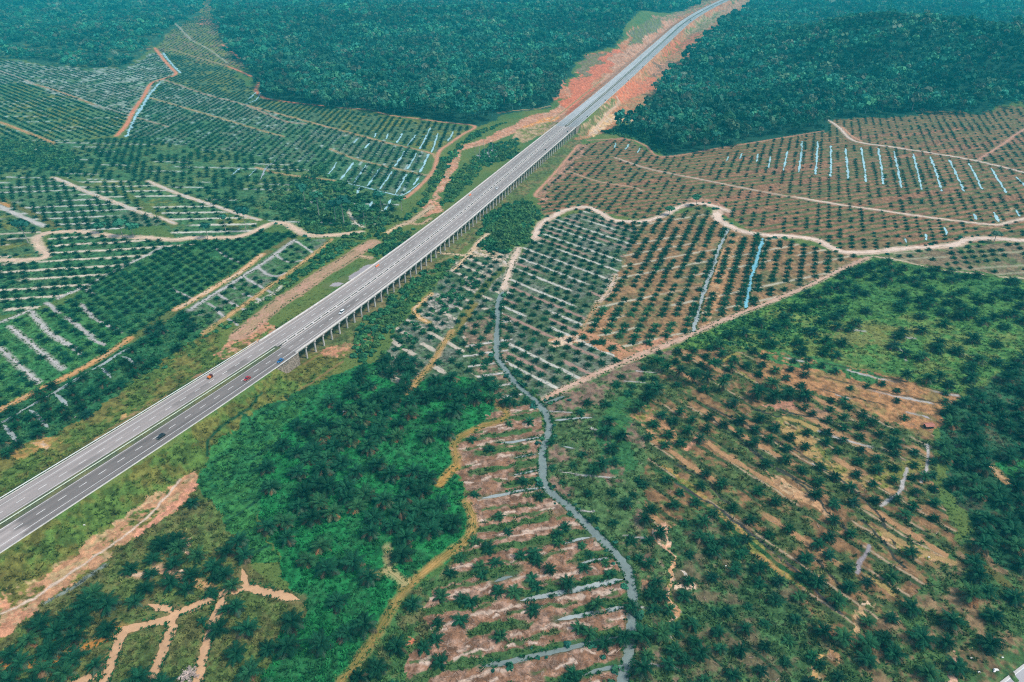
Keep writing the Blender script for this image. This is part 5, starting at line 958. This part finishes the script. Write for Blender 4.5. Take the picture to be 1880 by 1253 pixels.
MARKS = [('red car', (470, 730)), ('blue car', (530, 690)), ('stone end wall of the viaduct', (570, 665)), ('fork of the canal', (993, 745)), ('canal bend beside brush bands', (1001, 893)), ('lowest canal stretch', (1150, 1210)), ('canal mouth at the sandy river', (944, 470)), ('canal bend under the pale rows', (914, 640)), ('top bend of the golden track', (922, 771)), ('side fork of the golden track', (838, 857)), ('meeting of golden track and grass lane', (741, 1080)), ('lower end of the golden track', (640, 1240)), ('hidden middle of the golden track', (868, 953)), ('three way fork of muddy channels', (454, 1078)), ('first branching of the muddy channel', (406, 1092)), ('second branching of the muddy channel', (320, 1128)), ('third branching of the muddy channel', (225, 1160)), ('ochre puddled channel', (102, 1209)), ('dead bleached palm', (347, 1240)), ('pink cleared strip', (330, 930)), ('sandy footpath gully', (1230, 1000)), ('pale sand spill', (1280, 1082)), ('longest brush band ditch', (1050, 1082)), ('lower blue brush band ditch', (980, 1203)), ('bare tip of the pink track', (1005, 738)), ('crossing of pink and brown tracks', (1160, 658)), ('pink track by the bushes', (1387, 565)), ('pink track corner at the sandy river', (1594, 475)), ('rusty shed', (1704, 782)), ('grey puddle by the rusty shed', (1700, 766)), ('sandy lane into the tall grove', (1860, 892)), ('side road corner', (1830, 1200)), ('clump east of the canal', (1120, 820)), ('rust red corner', (1560, 700)), ('grey ditch of the rust field', (1300, 520)), ('blue ditch of the rust field', (1384, 500)), ('pale sandy spur', (1112, 535)), ('pale gap in the bush clearing', (1620, 615)), ('yellow patch in the fan field', (1500, 840)), ('lower end of the fan ditches', (1566, 942)), ('scrub hollow below the fan', (1400, 1120)), ('twin ditches by the rust corner', (1553, 705)), ('sand patch at the sandy block', (890, 475)), ('short track at the sandy block', (765, 710)), ('grassy lane through the sandy block', (880, 540)), ('zigzag ditch head', (163, 681)), ('zigzag ditch foot', (51, 748)), ('orange track bend', (140, 683)), ('top of the pale ditch plot', (541, 443)), ('foot of the pale ditch plot', (362, 560)), ('bend of the sandy creek', (66, 445)), ('grey junction in the lush rows', (54, 573)), ('vine slope ditch', (466, 790)), ('bare brush near the grove top', (700, 640)), ('small bare gap in the grove', (675, 800)), ('pale lane inside the grove', (715, 1030)), ('tall trunk row', (1270, 700)), ('field edge by the red lane', (1712, 860)), ('bare soil tongue below the fan', (1590, 1140)), ('bottom sandy gap', (1745, 1230)), ('big palms over the orange puddle', (160, 1130)), ('pink spill beside the muddy fork', (342, 1005)), ('last brush band', (800, 1230)), ('upper brush band', (950, 790)), ('scrub between canal and clump', (1060, 880)), ('path through the fan scrub', (1240, 1170)), ('green vine slope foot', (480, 930)), ('pink stony patch of the grove edge', (748, 1183)), ('fan field yellow lane', (1330, 940))]
MK = gnd([m_[1] for m_ in MARKS]); ORD = ['nearest', 'second nearest', 'third nearest', 'fourth nearest', 'fifth nearest', 'sixth nearest', 'seventh nearest', 'eighth nearest']
PLAB = {}
for m_, noun in ((big, 'oil palm'), (~big, 'young oil palm')):
    i = np.nonzero(m_ & inside)[0]; D = np.hypot(PAL[i, None, 0] - MK[None, :, 0], PAL[i, None, 1] - MK[None, :, 1])
    RK = np.argsort(np.argsort(D, axis=0), axis=0)
    for a_, k in enumerate(i):
        if not solo[k]: continue
        o_ = np.argsort(RK[a_] * 6 + D[a_]); 
        for j in o_:
            if RK[a_, j] < 8 and D[a_, j] < 60: PLAB[k] = (f"{'broad crowned' if PAL[k,2] > 4.4 else 'small' if PAL[k,2] < 2.6 else 'dark green'} {noun}, {ORD[RK[a_, j]]} to the {MARKS[j][0]}"); break
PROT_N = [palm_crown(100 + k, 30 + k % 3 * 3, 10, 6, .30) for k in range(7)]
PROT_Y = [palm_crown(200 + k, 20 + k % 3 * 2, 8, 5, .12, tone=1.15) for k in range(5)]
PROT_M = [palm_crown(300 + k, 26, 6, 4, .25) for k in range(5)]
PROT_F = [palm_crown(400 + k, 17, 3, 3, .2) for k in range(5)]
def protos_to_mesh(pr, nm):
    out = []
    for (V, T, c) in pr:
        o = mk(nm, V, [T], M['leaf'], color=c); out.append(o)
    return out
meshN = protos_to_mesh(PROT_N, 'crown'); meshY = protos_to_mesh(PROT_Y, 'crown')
tm = MB(); tm.tube([(0, 0, -.3), (0, 0, .1), (0, 0, .5), (0, 0, .9), (0, 0, 1.06)], (.62, .50, .42, .50, .30), 9, .35); trunk0 = tm.build('trunk', M['trunk'])
used = set()
for k in np.nonzero(solo)[0]:
    x, y, r, b_, zi, h, z0 = PAL[k]; zi = int(zi); zn = ZONES[zi][0] if zi >= 0 else None
    noun = 'oil palm' if b_ > .5 else 'young oil palm'
    lab = PLAB.get(k); grp = ('oil palms ' if b_ > .5 else 'young oil palms ') + (ZP.get(zn, 'in the planted field') if zn else 'standing out one by one')
    if lab is None: lab = f"{noun} {ZP.get(zn, 'in the planted field')}" if zn else f'{noun} standing apart in open scrub'
    t = thing('oil_palm' if b_ > .5 else 'young_oil_palm', lab, noun, (x, y, z0), rng.random() * 6.28, grp)
    pool = meshN if b_ > .5 else meshY; j = int(rng.integers(len(pool)))
    if (b_, j) in used: o = pool[j].copy(); col.objects.link(o)
    else: o = pool[j]; used.add((b_, j))
    o.parent = t; o.location = (0, 0, h); o.scale = (r * (.9 + .2 * rng.random()), r * (.9 + .2 * rng.random()), r * (.75 + .45 * rng.random())); o.rotation_euler = (rng.normal(0, .13), rng.normal(0, .13), 0)
    if h > .5:
        if 'trunk' in used: o = trunk0.copy(); col.objects.link(o)
        else: o = trunk0; used.add('trunk')
        o.parent = t; o.scale = (.85 if b_ > .5 else .6, .85 if b_ > .5 else .6, h)
for j, o in enumerate(meshN + meshY):
    if o.parent is None: bpy.data.objects.remove(o)
# the rest of the plantation: thousands, as one mass
i = np.nonzero(~solo)[0]; pr = PROT_M + PROT_F; far = d_[i] > 620
which = rng.integers(0, 5, len(i)) + np.where(far, 5, 0)
pos = np.column_stack([PAL[i, 0], PAL[i, 1], PAL[i, 6] + PAL[i, 5]]); scl = np.column_stack([PAL[i, 2], PAL[i, 2] * (.8 + .3 * rng.random(len(i)))])
tint = (.55 + .6 * rng.random((len(i), 1))) * (1 + .10 * rng.normal(size=(len(i), 3)))
V, F, c = merge(pr, which, pos, scl, rng.random(len(i)) * 6.28, np.clip(tint, .4, 1.8))
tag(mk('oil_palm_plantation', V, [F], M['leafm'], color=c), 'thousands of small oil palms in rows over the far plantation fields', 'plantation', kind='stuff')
nstuff = len(i)

# the dead palm
q = gnd([(347, 1242)])[0]; t = thing('dead_palm', 'bleached dead palm with pinkish grey fronds on the grass between muddy channels', 'dead palm', (q[0], q[1], 0))
V, F, c = palm_crown(77, 22, 9, 6, 0, .45, dead=True); o = mk('crown', V, [F], M['leafm'], t, color=c, loc=(0, 0, .9)); o.scale = (3.4, 3.4, 2.4)
o = trunk0.copy(); col.objects.link(o); o.parent = t; o.scale = (.7, .7, .9)

# ------------------------------------------------------------------ broad-leaved trees
def tree_proto(seed, nq, lob=7, flat=1.0, trunk=True, size=.27):
    """crown of unit radius resting on z = 0.35 .. : lobes of leaf-sized faces turned every way"""
    g = np.random.default_rng(seed); cs = g.normal(size=(lob, 3)); cs /= np.linalg.norm(cs, axis=1)[:, None]; cs *= (.30 + .34 * g.random((lob, 1))); cs[:, 2] = np.abs(cs[:, 2]) * 1.1 * flat
    rs = .34 + .26 * g.random(lob); V = []; C_ = []
    for k in range(nq):
        l = g.integers(lob); n = g.normal(size=3); n /= np.linalg.norm(n)
        if n[2] < -.35: n[2] *= -.6
        p = cs[l] + n * rs[l] * (.72 + .4 * g.random()); p[2] = p[2] * flat
        n2 = n + g.normal(0, .30, 3); n2 /= np.linalg.norm(n2); a = np.cross(n2, g.normal(size=3)); a /= np.linalg.norm(a) + 1e-9; b = np.cross(n2, a)
        s = size * (.55 + .8 * g.random()); V += [p - a * s - b * s * .7, p + a * s * .8 - b * s, p + a * s + b * s * .8, p - a * s * .7 + b * s]
        q = (.8 + .4 * g.random()) * (.85 + .3 * rs[l] / .5); C_ += [[q, q, q]] * 4
    V = np.array(V); F = np.arange(len(V)).reshape(-1, 4); C_ = np.array(C_)
    if trunk:
        w = .045; b = len(V); tv = [(w, 0, -1.6), (0, w, -1.6), (-w, 0, -1.6), (0, -w, -1.6), (w * .5, 0, .3), (0, w * .5, .3), (-w * .5, 0, .3), (0, -w * .5, .3)]
        V = np.vstack([V, tv]); F = np.vstack([F, [(b + k, b + (k + 1) % 4, b + 4 + (k + 1) % 4, b + 4 + k) for k in range(4)]]); C_ = np.vstack([C_, np.repeat([[4.2, 2.6, 3.6]], 8, 0)])
    return V, F, C_
TN = [tree_proto(500 + k, 95, 8) for k in range(7)]; TF = [tree_proto(600 + k, 42, 6, trunk=False, size=.33) for k in range(6)]
LEAFC = 2.0 * np.array([(.016, .078, .050), (.020, .092, .052), (.012, .062, .046), (.028, .098, .050), (.045, .085, .050), (.050, .068, .048), (.016, .085, .060)])
def wood(name, P, label, lo, hi, rscale=1.0, cbias=None):
    out = []
    for d0, d1, sp, rad in ((0, 1250, 7.2, 4.4), (1250, 1850, 9.2, 5.6), (1850, 2700, 12.5, 7.4), (2700, 5200, 21, 12)):
        bx0, by0 = np.maximum(P.min(0), [-4200, 0]); bx1, by1 = np.minimum(P.max(0), [4200, 5200])
        gx, gy = np.meshgrid(np.arange(bx0, bx1, sp), np.arange(by0, by1, sp * .92)); gx = gx + (np.arange(gx.shape[0]) % 2)[:, None] * sp / 2
        x, y = gx.ravel(), gy.ravel(); d = np.hypot(x, y); m = (d >= d0) & (d < d1); x, y = x[m], y[m]
        x = x + rng.normal(0, sp * .28, len(x)); y = y + rng.normal(0, sp * .28, len(y))
        wx, wy = x + 46 * (fbm(x / 30, y / 30, 130, 3) - .5), y + 46 * (fbm(x / 30, y / 30, 134, 3) - .5)
        m = inpoly(wx, wy, P)
        if name == 'old_plantation': m &= ~(fbm(x / 90, y / 26, 191, 2) > .57)
        x, y = x[m], y[m]
        if not len(x): continue
        z = terrain(x, y); m = visible(x, y, z + 12, 90); x, y, z = x[m], y[m], z[m]
        i = near_idx(x, y, RC, 34)
        if len(i):
            dd, _, _ = polydist(x[i], y[i], RC); kill = i[dd < 27]; x, y, z = (np.delete(v, kill) for v in (x, y, z))
        n = len(x); big_ = fbm(x / 60, y / 60, 140, 2); r = rad * rscale * (.58 + .85 * rng.random(n) ** 1.6) * (.8 + .5 * big_)
        h = lo + (hi - lo) * np.clip(.55 * rng.random(n) + .7 * fbm(x / 45, y / 45, 145, 2) - .1, 0, 1.2)
        gap = fbm(x / 16, y / 16, 171, 2) > .655; em = rng.random(n) < .045; h = np.where(gap, h * .45, h) + em * 7; r = np.where(gap, r * .6, r) * (1 + .45 * em)
        fr = d0 >= 1250; wch = rng.integers(0, len(TF) if fr else len(TN), n)
        cc = LEAFC[np.minimum((rng.random(n) ** 1.35 * 7).astype(int), 6)] * (.68 + .64 * rng.random((n, 1))) * (.50 + .95 * sstep(.2, .8, fbm(x / 55, y / 55, 156, 3)))[:, None]
        pk = sstep(.56, .68, fbm(x / 70, y / 70, 150, 2))[:, None]; cc = cc * (1 - .35 * pk) + np.array([.05, .072, .045]) * .35 * pk
        if cbias is not None: cc = cc * np.array(cbias)
        top = z + h - r * .75
        out.append(merge(TF if fr else TN, wch, np.column_stack([x, y, top]), np.column_stack([r, np.maximum(r * .95, 2.5)]), rng.random(n) * 6.28, cc))
    V = []; F = []; C_ = []; b = 0
    for v, f, c in out: V.append(v); F.append(f + b); C_.append(c); b += len(v)
    V, F, C_ = np.vstack(V), np.vstack(F), np.vstack(C_)
    tag(mk(name, V, [F], M['wood'], color=np.clip(C_, 0, .6)), label, 'forest', kind='stuff'); return len(F)
nf = wood('forest', dict(FW)['mid'], 'dense dark rainforest left of the far highway', 13, 24)
nf += wood('forest', dict(FW)['east'], 'dense rainforest over the low hill right of the far highway', 12, 24)
nf += wood('old_plantation', dict(FW)['west'], 'far blue green stand of old palms and trees beyond the fields', 8, 12, .9, (1.0, 1.02, 1.0))

# thickets along the viaduct, tracks and streams
BN = [tree_proto(700 + k, 46, 6, .8, False, .28) for k in range(6)]
bp = []; bs = []; bc = []
for P, (sp, rad, keep) in zip(BW, BUSHP):
    gx, gy = np.meshgrid(np.arange(P[:, 0].min(), P[:, 0].max(), sp), np.arange(P[:, 1].min(), P[:, 1].max(), sp)); x = gx.ravel() + rng.normal(0, sp * .3, gx.size); y = gy.ravel() + rng.normal(0, sp * .3, gx.size)
    m = inpoly(x + 8 * (fbm(x / 9, y / 9, 160) - .5), y + 8 * (fbm(x / 9, y / 9, 164) - .5), P) & (rng.random(len(x)) < keep + .5 * (fbm(x / 15, y / 15, 168) - .5)); x, y = x[m], y[m]
    for (Pn, w_) in [(a_, w__ + 1) for a_, w__ in NOPALM] + [(RC, 15.5)]:
        i = near_idx(x, y, Pn, w_)
        if len(i): d, _, _ = polydist(x[i], y[i], Pn); kk = i[d < w_]; x, y = np.delete(x, kk), np.delete(y, kk)
    z = terrain(x, y); m = visible(x, y, z, 60); x, y, z = x[m], y[m], z[m]
    r = rad * (.6 + .8 * rng.random(len(x))); bp.append(np.column_stack([x, y, z + r * .1])); bs.append(np.column_stack([r, r * (.7 + .6 * rng.random(len(x)))]))
    gc, _ = paint(x, y, np.full(len(x), 1.0)); base = .87 * LEAFC[rng.integers(0, 4, len(x))] * np.array([1.25, 1.05, .70])
    gk = (gc[:, 1] > gc[:, 0] * 1.5)[:, None] * .45; bc.append((base * (1 - gk) + gc * gk) * (.7 + .6 * rng.random((len(x), 1))))
for P, t in WAW:   # single shrubs on the sandy banks
    if t[0] not in ('creek', 'river', 'canal'): continue
    m_ = int(len(P) * 1.5 / (9 if t[0] != 'canal' else 6)); k0 = rng.integers(0, len(P), m_); T_, N_ = frame_of(P); q = P[k0] + N_[k0] * ((t[1] * .45 + np.abs(rng.normal(0, 1.6, m_)) + .3) * rng.choice([-1, 1], m_))[:, None]
    r = .8 + 1.7 * rng.random(m_) ** 2; bp.append(np.column_stack([q, terrain(q[:, 0], q[:, 1]) + .1])); bs.append(np.column_stack([r, r * .8])); bc.append(LEAFC[rng.integers(0, 4, m_)] * (.6 + .5 * rng.random((m_, 1))))
bp, bs, bc = np.vstack(bp), np.vstack(bs), np.vstack(bc)
V, F, c = merge(BN, rng.integers(0, 6, len(bp)), bp, bs, rng.random(len(bp)) * 6.28, bc)
tag(mk('undergrowth', V, [F], M['shrub'], color=np.clip(c, 0, .5)), 'dense green thickets along the viaduct, tracks and ditches', 'thicket', kind='stuff')

# low ground cover near the camera: leaves and grass tufts in the colour of their ground, dry fronds on the brush
n = NTUFT; yy = 90 + 560 * rng.random(n) ** 1.25; xx = (rng.random(n) * 2 - 1) * (yy * .95 + 60); m = visible(xx, yy, 0 * xx, 20); xx, yy = xx[m], yy[m]
gc, gr_ = paint(xx, yy, np.full(len(xx), .6)); zz = terrain(xx, yy)
ok = (gc[:, 1] > gc[:, 0] * .95) & (gr_ > .12); i = near_idx(xx, yy, RC, 18)
if len(i): d, _, _ = polydist(xx[i], yy[i], RC); ok[i[d < 17]] = False
for Pn, w_ in NOPALM:
    i = near_idx(xx, yy, Pn, w_)
    if len(i): d, _, _ = polydist(xx[i], yy[i], Pn); ok[i[d < min(w_ * .62 - .6, w_ - 1.3)]] = False
ok &= ~inpoly(xx, yy, SIDE + dn[0] * 0)
xx, yy, zz, gc, gr_ = xx[ok], yy[ok], zz[ok], gc[ok], gr_[ok]
def tuft(seed):
    g = np.random.default_rng(seed); V = []; c = []
    for k in range(7):
        a = g.random() * 6.28; d = np.array([math.cos(a), math.sin(a), 0]); s = np.array([-d[1], d[0], 0]); e = .3 + .9 * g.random(); l = .7 + .5 * g.random(); b = d * .15 + np.array([0, 0, -.1])
        V += [b - s * .14, b + s * .14, b + d * l * .6 * math.cos(e) + s * .22 + [0, 0, l * .8 * math.sin(e)], b + d * l * math.cos(e) + [0, 0, l * .75 * math.sin(e)]]; q = .7 + .6 * g.random(); c += [[q] * 3] * 4
    return np.array(V), np.arange(28).reshape(-1, 4), np.array(c)
bk = []   # weeds that hang over the banks and creep onto the track edges
for P, hw_e, dens, cb in [(P, t[1] * .5, 2.2, (.016, .085, .028)) for P, t in WAW if t[0] in ('canal', 'grey', 'mud', 'ochre', 'blue')] + [(P, t[0] * .33, 1.1, (.050, .120, .032)) for P, t in TRW]:
    if np.hypot(*P.T).min() > 620: continue
    L_ = len(P) * 1.5; m_ = int(L_ * dens * 2); k = rng.random(m_) * (len(P) - 1); k0 = k.astype(int); T_, N_ = frame_of(P); f_ = (k - k0)[:, None]
    off = hw_e * (1 + .1 * rng.normal(size=m_)) + rng.normal(.25, .45, m_); q = P[k0] * (1 - f_) + P[np.minimum(k0 + 1, len(P) - 1)] * f_ + N_[k0] * (off * rng.choice([-1, 1], m_))[:, None]
    cl = fbm(q[:, 0] / 6, q[:, 1] / 6, 181, 2) > .40; q = q[cl]; bk.append(np.column_stack([q, np.repeat([cb], len(q), 0) * (.6 + .9 * rng.random((len(q), 1)))]))
bk = np.vstack(bk); bk = bk[visible(bk[:, 0], bk[:, 1], 0 * bk[:, 0], 20)]
xx = np.r_[xx, bk[:, 0]]; yy = np.r_[yy, bk[:, 1]]; zz = np.r_[zz, terrain(bk[:, 0], bk[:, 1])]; gc = np.vstack([gc, bk[:, 2:5]]); gr_ = np.r_[gr_, np.full(len(bk), .4)]
TU = [tuft(k) for k in range(5)]; n = len(xx); s = (.45 + .75 * rng.random(n)) * np.where(gr_ > .45, 1.5, .9)
V, F, c = merge(TU, rng.integers(0, 5, n), np.column_stack([xx, yy, zz + .05 + (gr_ - .5) * .2]), np.column_stack([s, s * .8]), rng.random(n) * 6.28, np.clip(gc * (.75 + .7 * rng.random((n, 1))), 0, .5))
tag(mk('ground_cover', V, [F], M['shrub'], color=c), 'low grass and creeping leaves over the near fields', 'ground cover', kind='stuff'); ntuft = n
n = 60000; yy = 100 + 420 * rng.random(n); xx = (rng.random(n) * 2 - 1) * (yy * .95 + 60); keep = np.zeros(n, bool)
for z, P in ZW:
    if z[0] in ('brush_bands', 'fan_field', 'rust_corner', 'east_bank', 'mid_rust', 'canal_west'): keep |= inpoly(xx, yy, P) & (rng.random(n) < (1 if z[0] == 'brush_bands' else .22))
xx, yy = xx[keep], yy[keep]; gc, gr_ = paint(xx, yy, np.full(len(xx), .5)); m = (gc[:, 0] > gc[:, 1] * 1.2) & (gr_ > .15); xx, yy = xx[m], yy[m]; n = len(xx)
dv = np.array([(-1, -.07, .0), (1, -.05, .12), (1, .05, .10), (-1, .07, .02), (-.6, -.3, .1), (.5, .5, .06), (.45, .56, .02), (-.62, -.22, .0)]); df = np.array([(0, 1, 2, 3), (4, 5, 6, 7)]); dc = np.ones((8, 3))
k = rng.random((n, 1)); tint = np.array([.52, .38, .29]) * k + np.array([.20, .12, .08]) * (1 - k)
V, F, c = merge([(dv, df, dc)], np.zeros(n, int), np.column_stack([xx, yy, terrain(xx, yy) + .25]), np.column_stack([.5 + .8 * rng.random(n)] * 2), rng.normal(.15, .9, n), tint)
tag(mk('dry_fronds', V, [F], M['shrub'], color=c), 'pale dry fronds and brush littering the brown fields', 'dry brush', kind='stuff')

# single tall trees
def tall_tree(label, px, h, r, tr=.35, lean=0.0, thin=False, group='lone trees among the fields'):
    q = gnd([px])[0]; t = thing('tree', label, 'tree', (q[0], q[1], float(terrain(q[:1], q[1:])[0])), rng.random() * 6, group)
    b = MB(); b.tube([(0, 0, -.4), (.1, 0, h * .3), (lean * .6, .1, h * .6), (lean, 0, h * .95)], (tr, tr * .75, tr * .6, tr * .25), 8)
    for k in range(4):
        a = k * 1.7; b.tube([(lean * .6, .1, h * (.55 + .07 * k)), (lean + math.cos(a) * r * .35, math.sin(a) * r * .35, h * .80), (lean + math.cos(a) * r * .65, math.sin(a) * r * .65, h * .95)], (tr * .4, tr * .28, tr * .1), 6)
    b.build('trunk', M['bark'], t)
    V, F, c = tree_proto(int(px[0]), 150 if not thin else 90, 9, .8, False, .17); c = np.clip(c * LEAFC[int(px[0]) % 5] * .9, 0, .4)
    o = mk('crown', V, [F], M['wood'], t, color=c, loc=(lean, 0, h * .82)); o.scale = (r, r, r * .75)
for a in [('spreading tree with a bare leaning trunk left of the creek bend', (52, 446), 19, 8.5, .5, 1.5), ('low dark tree overhanging the creek, the westernmost of three', (186, 428), 8, 6), ('tall dark tree over the creek between two smaller ones', (226, 436), 14, 7), ('smaller bushy tree beside the creek, right of the dark pair', (246, 437), 11, 7), ('dark round tree on the creek bank below the pale lane', (382, 438), 13, 5.5), ('tall tree at the end of the pale lane by the creek', (452, 424), 22, 8), ('thin grey tree next to the tall one by the creek', (415, 425), 15, 5, .3, 0, True),
          ('tall pale trunked tree in the thicket, first from the creek side', (586, 398), 24, 7, .45), ('tall pale trunked tree in the thicket with the lowest crown', (617, 408), 20, 6, .45), ('tallest pale trunked tree of the thicket', (632, 413), 26, 9, .5), ('grey leaved tree behind the pale trunks of the thicket', (560, 372), 17, 8), ('tree at the corner of the cyan ditches', (700, 385), 16, 8), ('grey tree beside the cyan ditch corner', (738, 388), 14, 6), ('dark tree beside the pale track bend', (668, 402), 13, 7),
          ('tree on the sandy river bank at its upper bend', (1278, 379), 10, 6), ('round bush tree beside the middle of the sandy river', (1228, 396), 7, 5), ('dark tree on the wide east reach of the sandy river', (1824, 446), 9, 5), ('bare trunked forest tree above the orange dirt tongue', (1191, 236), 26, 5, .4, 0, True), ('second bare trunked tree above the orange dirt tongue', (1184, 246), 24, 4.5, .4, 0, True)]: tall_tree(*a)
for k, px in enumerate([(872, 282), (880, 288), (889, 284), (898, 290), (905, 282)]):
    q = gnd([px])[0]; t = thing('dead_tree', ['bare grey dead trunk by the pond, the shortest of five', 'bare forked dead trunk by the pond, second from the red corridor', 'leaning dead trunk in the middle of the pond group', 'bare dead trunk by the pond with a broken top', 'bare dead trunk of the pond group nearest the viaduct'][k], 'dead tree', (q[0], q[1], 0), k, 'dead trunks by the pond')
    b = MB(); h = 9 + 2.2 * ((k * 2) % 5); b.tube([(0, 0, -.3), (.2, 0, h * .5), (.5, .2, h)], (.4, .3, .12), 7); b.tube([(.2, 0, h * .55), (1.4, .3, h * .8)], (.18, .06), 6); b.build('trunk', M['bark'], t)
# rusty shed by the puddle, white sacks and scraps
q = gnd([(1704, 785)])[0]; t = thing('shed', 'low shed with a rusty red roof beside the small grey puddle', 'shed', (q[0], q[1], 0), .1)
b = MB(); b.box((0, 0, .8), (4.2, 2.4, 1.7)); b.build('wall', flat_mat('dark_board', (.06, .05, .045), .9), t)
b = MB(); b.loft([[(-2.6, -1.7, 1.62), (2.6, -1.7, 1.62), (2.6, -1.7, 1.74), (-2.6, -1.7, 1.74)], [(-2.6, 0, 2.2), (2.6, 0, 2.2), (2.6, 0, 2.32), (-2.6, 0, 2.32)], [(-2.6, 1.7, 1.7), (2.6, 1.7, 1.7), (2.6, 1.7, 1.82), (-2.6, 1.7, 1.82)]]); b.build('roof', flat_mat('rusty_tin', (.36, .13, .09), .7, .3, (1.2,), (.4,)), t)
for k, (px, lb_) in enumerate([((632, 757), 'white sheet lying among the palms at the top of the dense grove'), ((1705, 1024), 'white sack on the brown lane by the tall grove'), ((1828, 1231), 'largest white scrap on the verge of the side road'), ((1825, 1234), 'small white scrap beside the larger one on the side road verge'), ((1797, 1235), 'flat white scrap in the grass before the side road'), ((1783, 1209), 'white scrap in the scrub farthest from the side road'), ((1840, 1208), 'white scrap nearest the edge of the grass by the side road'), ((1332, 1040), 'white scrap on the green scrub below the fan ditches'), ((155, 965), 'white scrap on the olive verge under the highway'), ((139, 767), 'white scrap at the foot of the zigzag ditch rows')]):
    q = gnd([px])[0]; b = MB(); s = 1.0 if k in (0, 2) else .5
    b.loft([[(x_ * s, y_ * s * .6, 0) for x_, y_ in ((-1, -.8), (1, -.6), (.9, .7), (-.8, .9))], [(x_ * s, y_ * s * .6, .35 * s) for x_, y_ in ((-.7, -.5), (.8, -.4), (.6, .5), (-.6, .6))]])
    tag(b.build('white_scrap', flat_mat('white_sheet', (.75, .74, .7), .8, .2, (2.,), (.1,)), None, (q[0], q[1], float(terrain(q[:1], q[1:])[0]) + .25)), lb_, 'scrap')
print('palms', len(PAL), 'stuff', nstuff, 'forest faces', nf, 'bush', len(bp), 'tufts', ntuft, 'big', int(big.sum()), 'road', S0, S1, SE, npier)
